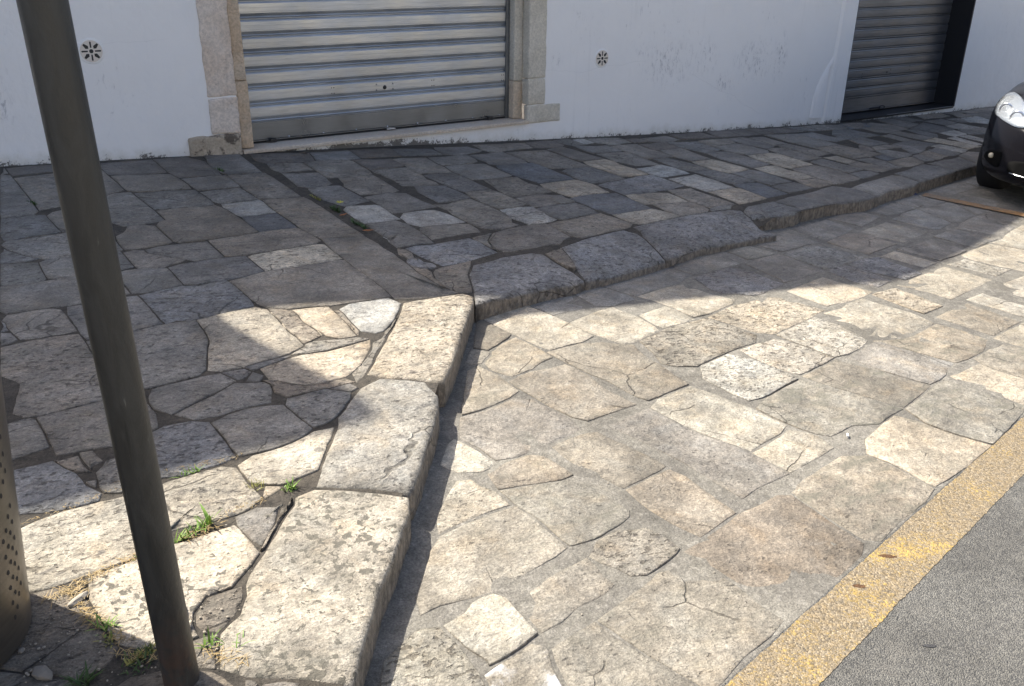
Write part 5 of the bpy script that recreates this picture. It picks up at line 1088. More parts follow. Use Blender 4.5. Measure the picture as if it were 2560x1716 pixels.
for x0, x1 in zip(bx, bx[1:]):
    if x1 - x0 < 1e-5: continue
    xm = (x0 + x1) / 2
    b0, b1 = foot_z(x0), foot_z(x1)
    t0, t1 = top_z(x0), top_z(x1)
    lv = [(-0.35, None), (0.0, None), (0.06, None), (0.15, None), (0.4, None), (1.0, None)]
    def z0(h): return b0 + h
    def z1(h): return b1 + h
    segs = [(z0(a), z1(a), z0(b_), z1(b_), a, b_) for (a, _), (b_, _) in zip(lv, lv[1:])] + [(z0(1.0), z1(1.0), t0, t1, 1.0, 3.0)]
    op = None
    if D1L <= xm <= D1R: op = (ZS - 0.027, HEAD1)
    if D2L <= xm <= D2R: op = (CAM_H - 1.842 + (0.012 if xm > 9.4 else 0.0), HEAD2)
    for (a0, a1, c0, c1, h0, h1) in segs:
        if op is None:
            quad((x0, WALL_Y, a0), (x1, WALL_Y, a1), (x1, WALL_Y, c1), (x0, WALL_Y, c0), (h0, h0, h1, h1))
            continue
        lo0, lo1 = min(a0, op[0]), min(a1, op[0]); hi0, hi1 = min(c0, op[0]), min(c1, op[0])
        if hi0 - lo0 > 1e-4 or hi1 - lo1 > 1e-4:
            quad((x0, WALL_Y, lo0), (x1, WALL_Y, lo1), (x1, WALL_Y, hi1), (x0, WALL_Y, hi0), (h0, h0, lo0 * 0 + hi0 - b0, hi1 - b1))
        lo0, lo1 = max(a0, op[1]), max(a1, op[1]); hi0, hi1 = max(c0, op[1]), max(c1, op[1])
        if hi0 - lo0 > 1e-4 or hi1 - lo1 > 1e-4:
            quad((x0, WALL_Y, lo0), (x1, WALL_Y, lo1), (x1, WALL_Y, hi1), (x0, WALL_Y, hi0), (2, 2, 2, 2))
    # parapet top and roof behind
    r0, r1 = min(t0 - 0.05, CAM_H + 1.7), min(t1 - 0.05, CAM_H + 1.7)
    quad((x0, WALL_Y, t0), (x1, WALL_Y, t1), (x1, WALL_Y + 0.14, t1), (x0, WALL_Y + 0.14, t0), (3, 3, 3, 3))
    quad((x0, WALL_Y + 0.14, t0), (x1, WALL_Y + 0.14, t1), (x1, WALL_Y + 0.14, r1), (x0, WALL_Y + 0.14, r0), (3, 3, 3, 3))
    quad((x0, WALL_Y + 0.14, r0), (x1, WALL_Y + 0.14, r1), (x1, WALL_Y + 7.0, r1 - 0.1), (x0, WALL_Y + 7.0, r0 - 0.1), (3, 3, 3, 3))
    quad((x0, WALL_Y + 7.0, r0 - 0.1), (x1, WALL_Y + 7.0, r1 - 0.1), (x1, WALL_Y + 7.0, b1 - 0.4), (x0, WALL_Y + 7.0, b0 - 0.4), (3, 3, 3, 3))
for x in (-16, 24):
    quad((x, WALL_Y, foot_z(x) - 0.4), (x, WALL_Y, top_z(x)), (x, WALL_Y + 0.14, top_z(x)), (x, WALL_Y + 0.14, foot_z(x) - 0.4), (3, 3, 3, 3))
FIX_H = []
me = mesh('wall', [(v[0], v[1] - WALL_Y, v[2]) for v in verts], faces)
at = me.attributes.new('height', 'FLOAT', 'POINT'); at.data.foreach_set('value', hts)
wall = link('wall', me, PLASTER, bld)
Z = CAM_H
def B(bm_lo, bm_hi): return None
def part_box(name, lo, hi, mat, parent=None, bevel=0.0):
    bm = bmesh.new()
    box(bm, (lo[0], lo[1] - WALL_Y, lo[2]), (hi[0], hi[1] - WALL_Y, hi[2]))
    if bevel: bmesh.ops.bevel(bm, geom=list(bm.edges), offset=bevel, segments=2, affect='EDGES')
    return bmobj(name, bm, mat, parent or bld)
def part_rough(name, lo, hi, mat, parent, amp=0.008, cell=0.05, bevel=0.012, seed=1.0, freq=12):
    bm = bmesh.new()
    rough_box(bm, (lo[0], lo[1] - WALL_Y, lo[2]), (hi[0], hi[1] - WALL_Y, hi[2]), cell, amp, freq, seed, bevel)
    return bmobj(name, bm, mat, parent, True)

# stone door surround, block by block
sur = empty('stone_door_surround', (0, 0, 0), bld)
WY = WALL_Y
zl = [Z - 1.335, Z - 1.08, Z + 0.25, Z + 1.15]
part_rough('stone_block', (1.655, WY - 0.012, zl[0]), (1.862, WY + 0.09, zl[1] - 0.002), FRAME_STONE, sur, seed=2.0)
part_rough('stone_block', (1.655, WY - 0.010, zl[1] + 0.002), (1.862, WY + 0.09, zl[2]), FRAME_STONE, sur, seed=5.0)
part_rough('stone_block', (1.655, WY - 0.010, zl[2] + 0.003), (1.862, WY + 0.09, zl[3]), FRAME_STONE, sur, seed=7.0)
pl = part_rough('stone_block', (1.485, WY - 0.03, Z - 1.56), (1.855, WY + 0.09, Z - 1.340), FRAME_DIRTY, sur, 0.012, 0.045, 0.02, 9.0, 12)
tag(pl, 'rough mossy plinth block at the foot of the left jamb')
part_rough('stone_block', (1.864, WY + 0.02, Z - 1.46), (1.955, WY + 0.17, Z - 0.98), FRAME_TAN, sur, 0.005, 0.05, 0.008, 3.0)
part_rough('stone_block', (1.864, WY + 0.02, Z - 0.977), (1.950, WY + 0.17, Z - 0.2), FRAME_TAN, sur, 0.005, 0.05, 0.008, 4.0)
part_rough('stone_block', (1.864, WY + 0.02, Z - 0.197), (1.950, WY + 0.17, HEAD1 - 0.002), FRAME_TAN, sur, 0.005, 0.05, 0.008, 6.0)
part_rough('stone_block', (4.330, WY - 0.012, Z - 1.340), (4.507, WY + 0.09, Z - 1.125), FRAME_PALE, sur, 0.005, seed=12.0)
part_rough('stone_block', (4.330, WY - 0.012, Z - 1.121), (4.507, WY + 0.09, Z - 0.1), FRAME_PALE, sur, 0.005, seed=13.0)
part_rough('stone_block', (4.330, WY - 0.012, Z - 0.097), (4.507, WY + 0.09, Z + 1.15), FRAME_PALE, sur, 0.005, seed=14.0)
part_rough('stone_block', (4.332, WY - 0.010, Z - 1.496), (4.672, WY + 0.06, Z - 1.345), FRAME_PALE, sur, 0.005, 0.05, 0.014, 15.0)
part_rough('stone_block', (4.248, WY + 0.092, Z - 1.464), (4.340, WY + 0.20, Z - 1.15), FRAME_TAN, sur, 0.006, 0.05, 0.008, 16.0)
part_rough('stone_block', (4.252, WY + 0.092, Z - 1.147), (4.340, WY + 0.20, HEAD1 - 0.002), FRAME_PALE, sur, 0.004, 0.05, 0.008, 17.0)
part_rough('lintel', (1.655, WY - 0.010, HEAD1), (4.507, WY + 0.2, HEAD1 + 0.24), FRAME_STONE, sur, 0.005, 0.2, 0.01, 18.0)
sillo = part_rough('sill', (1.862, WY - 0.03, ZS - 0.027), (4.334, WY + 0.35, ZS), SILL, bld, 0.0006, 0.3, 0.003, 1.0)

# roller shutter 1
def slat_profile():
    P = 0.1215
    return P, [(0.000, 0.000), (0.003, 0.012), (0.010, 0.0165), (0.012, 0.0175), (0.039, 0.0175), (0.0400, 0.0164), (0.0412, 0.0175), (0.066, 0.0172), (0.0670, 0.0161), (0.0682, 0.0172),
               (0.078, 0.0168), (0.084, 0.0148), (0.094, 0.0095), (0.1005, 0.0055), (0.1020, 0.0068), (0.1065, 0.0095), (0.1095, 0.0085), (0.1125, 0.0045), (0.1150, 0.0), (P, -0.001)]
def strip_mesh(name, prof, x0, x1, ztop, y0):
    n = len(prof)
    v = [(x0, y0 - WALL_Y - d, ztop - h) for h, d in prof] + [(x1, y0 - WALL_Y - d, ztop - h) for h, d in prof]
    return mesh(name, v, [(k, k + 1, n + k + 1, n + k) for k in range(n - 1)])
SY = 6.895
sh = empty('roller_shutter', (0, 0, 0), bld)
tag(sh, 'bright galvanised roller shutter in the stone doorway')
P, prof = slat_profile()
zt = Z - 0.584 + 0.002 - P * 0
ztop0 = Z - 1.314 + P                      # top of lowest slat
me = None
for k in range(17):
    zt = ztop0 + 0.0 + k * P
    if zt > HEAD1 + 0.1: break
    if me is None:
        me = strip_mesh('slat', prof, 1.93, 4.262, 0.0, SY)
        o = link('slat', me, GALV, sh, False); base_slat = o
    else:
        o = base_slat.copy(); COL.objects.link(o); o.parent = sh
    o.location = (0, random.uniform(-0.0012, 0.0012), zt)
    o.rotation_euler = (random.uniform(-0.012, 0.012), 0, 0)
def xz_plate(name, x0, x1, z0, z1, y0, y1, mat, parent, bevel=0.002):
    return part_box(name, (x0, y0, z0), (x1, y1, z1), mat, parent, bevel)
xz_plate('bottom_rail', 1.93, 4.262, Z - 1.440, Z - 1.316, SY - 0.0165, SY, RAIL, sh)
xz_plate('bottom_lip', 1.93, 4.262, Z - 1.4485, Z - 1.4425, SY - 0.030, SY, RAIL, sh, 0.001)
xz_plate('rubber_seal', 1.93, 4.262, Z - 1.4655, Z - 1.450, SY - 0.022, SY, RUBBER, sh)
def stud(name, x, z, r, d, mat, parent, y=SY - 0.0165, n=10):
    bm = bmesh.new()
    bmesh.ops.create_cone(bm, cap_ends=True, segments=n, radius1=r, radius2=r * 0.75, depth=d, matrix=Matrix.Translation((x, y - WALL_Y - d / 2, z)) @ Matrix.Rotation(rad(90), 4, 'X'))
    return bmobj(name, bm, mat, parent, True)
for x in (1.992, 2.276, 2.554, 2.829, 3.10, 3.372, 3.635, 3.893, 4.158):
    stud('rivet', x, Z - 1.436, 0.0075, 0.006, CHROME, sh)
LY = SY - 0.0178
stud('keyhole', 3.092, Z - 1.128, 0.0165, 0.006, BLACKMET, sh, LY, 16)
for x, z in ((3.021, -1.101), (3.021, -1.143), (3.164, -1.103), (3.164, -1.143)):
    stud('rivet', x, Z + z, 0.0065, 0.004, RAIL, sh, LY)
for x0 in (2.655, 3.522, 4.19):
    for z in (-1.101, -1.144):
        for dx in (-0.0095, 0.0095):
            stud('slot', x0 + dx, Z + z, 0.0048, 0.002, BLACKMET, sh, LY, 8)
# lift handle and end bolts
xz_plate('handle', 3.075, 3.155, Z - 1.456, Z - 1.447, SY - 0.06, SY - 0.031, CHROME, sh, 0.003)
for x in (2.142, 4.051):
    bm = bmesh.new(); box(bm, (x - 0.022, SY - 0.055 - WALL_Y, Z - 1.462), (x + 0.022, SY - 0.03 - WALL_Y, Z - 1.435)); box(bm, (x - 0.05, SY - 0.045 - WALL_Y, Z - 1.458), (x + 0.05, SY - 0.033 - WALL_Y, Z - 1.449))
    bmobj('bolt', bm, BLACKMET, sh)
part_box('shutter_backing', (1.90, SY + 0.006, ZS - 0.02), (4.30, SY + 0.03, HEAD1 + 0.1), GAP, sh)
# guide rails
part_box('guide_rail', (4.215, SY - 0.030, ZS + 0.001), (4.2475, SY + 0.005, HEAD1), RAIL, sh, 0.002)

# black framed doorway with a dull shutter
Y2 = 6.967
fr = empty('black_door_frame', (0, 0, 0), bld)
part_box('jamb', (D2L - 0.005, WY - 0.006, Z - 1.852), (D2L + 0.022, Y2 + 0.02, HEAD2 - 0.001), BLACKMET, fr)
part_box('jamb', (D2R - 0.012, WY - 0.008, Z - 1.835), (D2R + 0.008, Y2 + 0.02, HEAD2 - 0.001), BLACKMET, fr)
part_box('threshold', (D2L + 0.023, WY - 0.010, Z - 1.850), (D2R - 0.013, Y2 + 0.02, Z - 1.832), BLACKMET, fr)
part_box('head', (D2L - 0.005, WY - 0.008, HEAD2), (D2R + 0.008, Y2 + 0.02, HEAD2 + 0.05), BLACKMET, fr)
sh2 = empty('roller_shutter', (0, 0, 0), bld)
tag(sh2, 'dull dark grey roller shutter set deep in the black frame')
P2 = 0.1062
prof2 = [(0.0, 0.0), (0.004, 0.010), (0.013, 0.013), (0.022, 0.0125), (0.0235, 0.011), (0.025, 0.0125), (0.037, 0.0135), (0.0385, 0.012), (0.040, 0.0135), (0.052, 0.0135), (0.0535, 0.012), (0.055, 0.0135),
         (0.067, 0.013), (0.0685, 0.0115), (0.070, 0.013), (0.080, 0.0125), (0.086, 0.0095), (0.089, 0.004), (0.0905, 0.002), (0.093, 0.0075), (0.099, 0.0085), (0.102, 0.004), (0.104, 0.0), (P2, 0.0)]
me = None
zt0 = Z - 1.668 + P2
for k in range(21):
    zt = zt0 + k * P2
    if zt > HEAD2 + 0.05: break
    if me is None:
        me = strip_mesh('slat', prof2, D2L + 0.023, D2R - 0.013, 0.0, Y2 + 0.012)
        o = link('slat', me, DARKSHUT, sh2); b2 = o
    else:
        o = b2.copy(); COL.objects.link(o); o.parent = sh2
    o.location = (0, random.uniform(-0.001, 0.001), zt)
    o.rotation_euler = (random.uniform(-0.012, 0.012), 0, 0)
part_box('bottom_rail', (D2L + 0.024, Y2 - 0.004, Z - 1.806), (D2R - 0.014, Y2 + 0.012, Z - 1.669), DARKSHUT, sh2, 0.002)
part_box('bottom_lip', (D2L + 0.024, Y2 - 0.02, Z - 1.817), (D2R - 0.014, Y2 + 0.012, Z - 1.808), DARKSHUT, sh2, 0.001)
part_box('shutter_backing', (D2L + 0.01, Y2 + 0.016, Z - 1.85), (D2R, Y2 + 0.03, HEAD2 + 0.04), GAP, sh2)
stud('keyhole', 9.431, Z - 1.407, 0.011, 0.004, BLACKMET, sh2, Y2 - 0.0015, 12)
for x, z in ((9.49, -1.385), (9.49, -1.425), (9.83, -1.36), (9.83, -1.40), (9.0, -1.40), (9.0, -1.44)):
    stud('rivet', x, Z + z, 0.006, 0.003, BLACKMET, sh2, Y2 - 0.0015, 8)
bm = bmesh.new()
tube(bm, [(9.40 + 0.05 * math.cos(a), Y2 - 0.035 - WALL_Y, Z - 1.798 + 0.018 * math.sin(a)) for a in [k * PI / 8 for k in range(17)]], 0.006, 6)
tube(bm, [(9.20, Y2 - 0.028 - WALL_Y, Z - 1.80), (9.38, Y2 - 0.028 - WALL_Y, Z - 1.797)], 0.009, 6)
bmobj('handle', bm, BLACKMET, sh2)
rust = NT('rust_stain', 0.9); rust.color((0.20, 0.085, 0.03)); RUST = rust.m
# a ridge of old plaster beside the black frame and a shallow pilaster
bm = bmesh.new()
pv = [(8.158, WY, Z - 0.2), (8.16, WY, Z - 0.58), (8.14, WY, Z - 1.11), (8.108, WY, Z - 1.50), (8.09, WY, Z - 1.86)]
L0 = [bm.verts.new((x, -0.001, z)) for x, y, z in pv]; L1 = [bm.verts.new((x + 0.035, -0.020, z)) for x, y, z in pv]
R0 = [bm.verts.new((D2L - 0.004, -0.022, z)) for x, y, z in pv]
for k in range(4):
    bm.faces.new((L0[k], L1[k], L1[k + 1], L0[k + 1])); bm.faces.new((L1[k], R0[k], R0[k + 1], L1[k + 1]))
pil = bmobj('plaster_pier', bm, PLASTER, bld)
FIX_H.append(pil)
# smeared plaster skirt with its wavy upper edge
bm = bmesh.new()
ed = [(8.30, -0.90), (8.201, -1.067), (8.13, -1.15), (8.072, -1.231), (8.0, -1.34), (7.944, -1.458), (7.92, -1.55), (7.914, -1.647), (7.907, -1.75)]
o_ = [bm.verts.new((x, -0.0005, Z + z)) for x, z in ed]; i_ = [bm.verts.new((x + 0.016, -0.012, Z + z - 0.012)) for x, z in ed]
r_ = [bm.verts.new((8.10 if z < -1.2 else x + 0.05, -0.014, Z + z - 0.02)) for x, z in ed]
for k in range(len(ed) - 1):
    bm.faces.new((o_[k], i_[k], i_[k + 1], o_[k + 1])); bm.faces.new((i_[k], r_[k], r_[k + 1], i_[k + 1]))
FIX_H.append(bmobj('plaster_smear', bm, PLASTER, bld, True))

# round vents
def vent(x, z, label):
    r = 0.0705
    v = empty('vent', (x, 0, z), bld)
    tag(v, label)
    bm = bmesh.new()
    bmesh.ops.create_cone(bm, cap_ends=True, segments=40, radius1=r, radius2=r - 0.004, depth=0.008, matrix=Matrix.Translation((0, -0.004, 0)) @ Matrix.Rotation(rad(90), 4, 'X'))
    bmobj('plate', bm, VENTP, v)
    bm = bmesh.new()
    bmesh.ops.create_cone(bm, cap_ends=True, segments=36, radius1=r + 0.012, radius2=r + 0.006, depth=0.004, matrix=Matrix.Translation((0, -0.002, 0)) @ Matrix.Rotation(rad(90), 4, 'X'))
    FIX_H.append(bmobj('collar', bm, PLASTER, v))
    bm = bmesh.new()
    y = -0.0085
    def poly(pts): bm.faces.new([bm.verts.new((a, y, b)) for a, b in pts])
    poly([(0.013 * math.cos(a), 0.013 * math.sin(a)) for a in [k * 2 * PI / 14 for k in range(14)]])
    for k in range(8):
        a = k * PI / 4; ca, sa = math.cos(a), math.sin(a)
        if k % 2 == 0: pts = [(0.023, -0.0045), (0.057, -0.0055), (0.061, 0), (0.057, 0.0055), (0.023, 0.0045), (0.020, 0)]
        else: pts = [(0.022, 0), (0.034, -0.012), (0.062, -0.006), (0.062, 0.006), (0.034, 0.012)]
        poly([(p * ca - q * sa, p * sa + q * ca) for p, q in pts])
    bmobj('openings', bm, BLACKMET, v)
vent(0.951, Z - 0.727, 'round white vent plate just right of the grey pole')
vent(5.105, Z - 0.994, 'round white vent plate to the right of the stone doorway')

for o in FIX_H:
    at = o.data.attributes.new('height', 'FLOAT', 'POINT')
    at.data.foreach_set('value', [(v.co.z - foot_z(v.co.x)) if o.name[:7] == 'plaster' else 1.0 for v in o.data.vertices])

# ------------------------------------------------------------------ pole
pole = empty('sign_pole', (0.213, 1.733, walk_z(0.213, 1.733) - 0.02))
tag(pole, 'leaning dark grey round metal pole standing at the left front', 'pole')
bm = bmesh.new()
rings = []
H = 2.9
for k in range(30):
    t = k / 29.0; z = H * t
    lean = -0.018 * z
    r = 0.0385 * (1.03 if k == 0 else 1.0)
    rings.append([bm.verts.new((lean + r * math.cos(a), 0.002 * z + r * math.sin(a), z)) for a in [i * 2 * PI / 36 for i in range(36)]])
for a, b in zip(rings, rings[1:]):
    for i in range(36): bm.faces.new((a[i], a[(i + 1) % 36], b[(i + 1) % 36], b[i]))
po = bmobj('tube', bm, POLE, pole, True)
at = po.data.attributes.new('height', 'FLOAT', 'POINT'); at.data.foreach_set('value', [v.co.z for v in po.data.vertices])
bm = bmesh.new()
bmesh.ops.create_uvsphere(bm, u_segments=24, v_segments=10, radius=0.040, matrix=Matrix.Translation((-0.018 * H, 0.002 * H, H)) @ Matrix.Scale(0.5, 4, (0, 0, 1)))
bmobj('cap', bm, POLE, pole, True)

# ------------------------------------------------------------------ litter bin
bz = walk_z(-0.288, 2.126) - 0.006
binn = empty('litter_bin', (-0.288, 2.126, bz))
tag(binn, 'bronze coloured perforated metal litter bin tapering down to the stones', 'litter bin')
def bin_r(h): return 0.240 + 0.088 * h if h < 0.62 else 0.2946
bm = bmesh.new()
prev = None
for h in (0.0, 0.02, 0.1, 0.2, 0.3, 0.4, 0.5, 0.62, 0.8, 1.02):
    ring = [bm.verts.new((bin_r(h) * math.cos(a), bin_r(h) * math.sin(a), h)) for a in [i * 2 * PI / 64 for i in range(64)]]
    if prev:
        for i in range(64): bm.faces.new((prev[i], prev[(i + 1) % 64], ring[(i + 1) % 64], ring[i]))
    prev = ring
bmobj('shell', bm, BIN, binn, True)
bm = bmesh.new()
tube(bm, [(0.2946 * math.cos(a), 0.2946 * math.sin(a), 1.02) for a in [i * 2 * PI / 48 for i in range(49)]], 0.012, 8, False)
bmobj('rim', bm, BIN, binn, True)
bm = bmesh.new()
bmesh.ops.create_circle(bm, cap_ends=True, segments=48, radius=0.285, matrix=Matrix.Translation((0, 0, 0.85)))
bmobj('liner', bm, GAP, binn)
bm = bmesh.new()
for s in range(12):
    for blk in range(2):
        zb = 0.08 + blk * 0.30
        for col in range(4):
            for row in range(6):
                h = zb + row * 0.042 + col * 0.021 + (0.0 if col % 2 else 0.004)
                a = rad(s * 30 + 3 + col * 3.6 - 6)
                r = bin_r(h) + 0.0008
                c = Vector((r * math.cos(a), r * math.sin(a), h)); tx = Vector((-math.sin(a), math.cos(a), 0)); up = Vector((0, 0, 1))
                bm.faces.new([bm.verts.new(c + tx * 0.0047 * math.cos(q) + up * 0.0066 * math.sin(q)) for q in [i * PI / 4 for i in range(8)]])
pf = bmobj('perforations', bm, GAP, binn); pf['kind'] = 'stuff'

# ------------------------------------------------------------------ weeds, dry grass, pebbles, litter
def blade(bm, p, ang, length, w, bend, n=5):
    d = Vector((math.cos(ang), math.sin(ang), 0)); sd = Vector((-d.y, d.x, 0))
    prev = None
    tilt = random.uniform(0.15, 0.7)
    pos = Vector(p)
    for k in range(n + 1):
        t = k / n
        ww = w * (1 - t) ** 0.7 * (0.55 + 1.2 * t if t < 0.4 else 1.0)
        e = tilt + bend * t
        if k: pos = pos + (d * math.sin(e) + Vector((0, 0, math.cos(e)))) * length / n
        cur = (bm.verts.new(pos - sd * ww / 2), bm.verts.new(pos + Vector((0, 0, -ww * 0.15))), bm.verts.new(pos + sd * ww / 2))
        if prev:
            bm.faces.new((prev[0], prev[1], cur[1], cur[0])); bm.faces.new((prev[1], prev[2], cur[2], cur[1]))
        prev = cur
def weed(x, y, r, n, l0, l1, w, mat, label, cat='weed', group='weeds in the paving joints', name='weed', bend=(0.3, 1.3), axis=None):
    o = empty(name, (x, y, walk_z(x, y) - 0.006)); tag(o, label, cat, group)
    bm = bmesh.new()
    for k in range(n):
        if axis is not None:
            u = random.uniform(-r, r); q = random.uniform(-0.006, 0.006)
            px, py = u * math.cos(axis) - q * math.sin(axis), u * math.sin(axis) + q * math.cos(axis)
        else:
            a = random.uniform(0, 2 * PI); rr = r * math.sqrt(random.random())
            px, py = rr * math.cos(a), rr * math.sin(a)
        blade(bm, (px, py, 0), random.uniform(0, 2 * PI), random.uniform(l0, l1), w * random.uniform(0.6, 1.3), random.uniform(*bend))
    bmobj('blades', bm, mat, o, True)
    return o
KA = rad(17)
weed(0.446, 2.573, 0.035, 26, 0.015, 0.04, 0.005, GREEN, 'small bright green grass tuft on the edge of the shadow right of the pole', axis=rad(10))
weed(0.598, 2.413, 0.028, 30, 0.012, 0.035, 0.004, MOSS, 'yellowish weed left of the two sunlit weeds near the kerb stones')
weed(0.686, 2.361, 0.022, 32, 0.015, 0.04, 0.006, GREEN, 'dense green weed at the corner of the large lichen covered kerb stone')
weed(0.372, 2.262, 0.06, 60, 0.02, 0.055, 0.006, GREEN, 'long leafed grass tuft growing right beside the pole half way up', axis=rad(22))
weed(0.425, 2.285, 0.006, 4, 0.06, 0.085, 0.011, GREEN, 'single tall broad leafed green sprout beside the grass tuft by the pole')
weed(0.093, 1.977, 0.022, 26, 0.02, 0.05, 0.007, GREEN, 'yellow green sprout standing in the dusty joint left of the pole')
weed(0.10, 1.93, 0.02, 22, 0.015, 0.035, 0.006, MOSS, 'low mossy weed just below the yellow green sprout left of the pole')
weed(0.150, 1.842, 0.04, 60, 0.012, 0.03, 0.006, MOSS, 'mossy weed cushion hugging the left foot of the pole', axis=rad(20))
weed(0.135, 1.828, 0.04, 50, 0.012, 0.035, 0.005, GREEN_DARK, 'dark green weed cushion in the bin shadow left of the pole foot')
weed(0.292, 1.808, 0.014, 14, 0.02, 0.05, 0.007, GREEN, 'green sprout at the right foot of the pole')
weed(0.345, 1.785, 0.03, 8, 0.03, 0.06, 0.004, GREEN, 'thin creeping green weed lying on the kerb stone right of the pole', bend=(1.2, 1.6))
weed(0.022, 1.822, 0.018, 26, 0.03, 0.06, 0.007, GREEN_DARK, 'dark leafy weed at the bottom edge in the bin shadow')
weed(0.225, 2.225, 0.02, 10, 0.015, 0.03, 0.006, GREEN, 'tiny green weed showing at the left edge of the pole')
weed(1.945, 5.12, 0.05, 70, 0.02, 0.05, 0.009, GREEN_DARK, 'dark green weed with a yellow flower in the long joint', axis=rad(-85))
weed(1.955, 4.80, 0.09, 90, 0.015, 0.04, 0.009, GREEN_DARK, 'longest dark green weed in the joint between the two pavings', axis=rad(-85))
weed(1.925, 5.42, 0.08, 50, 0.01, 0.025, 0.008, MOSS, 'brownish moss tuft in the long joint nearer the shutter', axis=rad(-85))
weed(1.561, 6.219, 0.05, 46, 0.015, 0.04, 0.009, GREEN_DARK, 'green weed in a joint in front of the mossy plinth block', axis=rad(-80))
weed(0.372, 5.767, 0.05, 40, 0.01, 0.03, 0.009, GREEN_DARK, 'dark weed in a joint far left of the pole near the wall', axis=rad(-75))
# yellow flower
bm = bmesh.new()
for k in range(7):
    a = k * 2 * PI / 7
    bm.faces.new([bm.verts.new(Vector((0.0, 0, 0.0))), bm.verts.new(Vector((0.02 * math.cos(a - 0.3), 0.02 * math.sin(a - 0.3), 0.008))), bm.verts.new(Vector((0.026 * math.cos(a), 0.026 * math.sin(a), 0.010))), bm.verts.new(Vector((0.02 * math.cos(a + 0.3), 0.02 * math.sin(a + 0.3), 0.008)))])
fl = bmobj('flower', bm, plain('yellow_petal', (0.65, 0.60, 0.05), 0.6)); fl.location = (1.965, 5.10, walk_z(1.965, 5.1) + 0.045)
tag(fl, 'small yellow flower head above the dark weed in the long joint', 'flower')
def leaf(x, y, ang, L, label):
    bm = bmesh.new()
    pts = [(-L, 0), (-L * .4, L * .28), (L * .4, L * .22), (L, 0), (L * .4, -L * .22), (-L * .4, -L * .28)]
    mid = [bm.verts.new((-L, 0, 0.006)), bm.verts.new((0, 0, 0.001)), bm.verts.new((L, 0, 0.010))]
    u = [bm.verts.new((px, py, 0.008)) for px, py in pts[1:3]]; d = [bm.verts.new((px, py, 0.008)) for px, py in pts[4:6]]
    for f in ((mid[0], mid[1], u[0]), (u[0], mid[1], u[1]), (u[1], mid[1], mid[2]), (mid[0], d[1], mid[1]), (d[1], d[0], mid[1]), (d[0], mid[2], mid[1])): bm.faces.new(f)
    o = bmobj('dry_leaf', bm, DRYLEAF); o.location = (x, y, walk_z(x, y) + 0.004); o.rotation_euler = (0, 0, ang)
    tag(o, label, 'leaf', 'dry leaves in the long joint')
leaf(1.937, 4.981, 0.2, 0.03, 'orange dry leaf in the joint just below the yellow flower')
leaf(1.950, 4.652, -0.5, 0.035, 'orange dry leaf at the lower end of the weedy joint')
# dry grass and straw lying in the joints: nobody could count it
bm = bmesh.new()
for (ax, ay, bx_, by_, n, l) in ((-0.02, 2.14, 0.22, 2.225, 240, 0.03), (0.045, 2.17, 0.075, 1.99, 220, 0.03), (0.06, 2.05, 0.13, 1.90, 150, 0.026), (0.28, 1.80, 0.36, 1.70, 120, 0.03),
                               (0.24, 2.61, 0.62, 2.60, 120, 0.016), (-0.05, 2.50, 0.24, 2.575, 90, 0.015), (0.33, 2.235, 0.44, 2.27, 110, 0.03), (0.46, 2.30, 0.60, 2.34, 60, 0.015), (0.10, 1.88, 0.20, 1.79, 90, 0.028)):
    for k in range(n):
        if k % 5 < 2: continue
        t = random.random()
        x = ax + (bx_ - ax) * t + random.gauss(0, 0.008); y = ay + (by_ - ay) * t + random.gauss(0, 0.008)
        a = random.uniform(0, 2 * PI); L = l * random.uniform(0.4, 1.3); zz = walk_z(x, y) + random.uniform(-0.002, 0.005)
        d = Vector((math.cos(a), math.sin(a), random.uniform(-0.1, 0.25))) * L; s = Vector((-math.sin(a), math.cos(a), 0)) * 0.0008
        p = Vector((x, y, zz)); m = p + d * 0.5 + Vector((0, 0, random.uniform(0, 0.004)))
        vv = [bm.verts.new(q) for q in (p - s, p + s, m + s, m - s, p + d)]
        bm.faces.new((vv[0], vv[1], vv[2], vv[3])); bm.faces.new((vv[3], vv[2], vv[4]))
dg = bmobj('dry_grass', bm, STRAW); tag(dg, 'dry straw coloured grass lying in the paving joints near the pole', 'dry grass', kind='stuff')
# grit and crumbs of stone
bm = bmesh.new()
def crumb(x, y, z, r):
    m = Matrix.Translation((x, y, z)) @ Matrix.Rotation(random.uniform(0, 6), 4, 'Z') @ Matrix.Diagonal((r * random.uniform(0.7, 1.4), r, r * 0.6, 1))
    rr = bmesh.ops.create_icosphere(bm, subdivisions=1, radius=1.0, matrix=m)
for k in range(700):
    if k < 400:
        x = random.uniform(-0.1, 0.5); y = random.gauss(1.93, 0.16)
        if y > 2.3: continue
        crumb(x, y, walk_z(x, y) + 0.001, random.choice((0.0012, 0.0018, 0.0025, 0.004)))
    else:
        x = random.uniform(0.6, 5.0); y = random.uniform(1.3, 3.4)
        if y > kerb_y(x) - 0.05 and x > 2.0 or (x <= 2.1 and y > 0.776 + 1.3785 * x - 0.06) or y < yl(x): continue
        crumb(x, y, street_z(x, y) + 0.001, random.choice((0.0012, 0.0018, 0.003)))
gr = bmobj('grit', bm, plain('pale_grit', (0.36, 0.32, 0.26), 0.95)); tag(gr, 'fine grit and stone crumbs scattered over the paving', 'grit', kind='stuff')
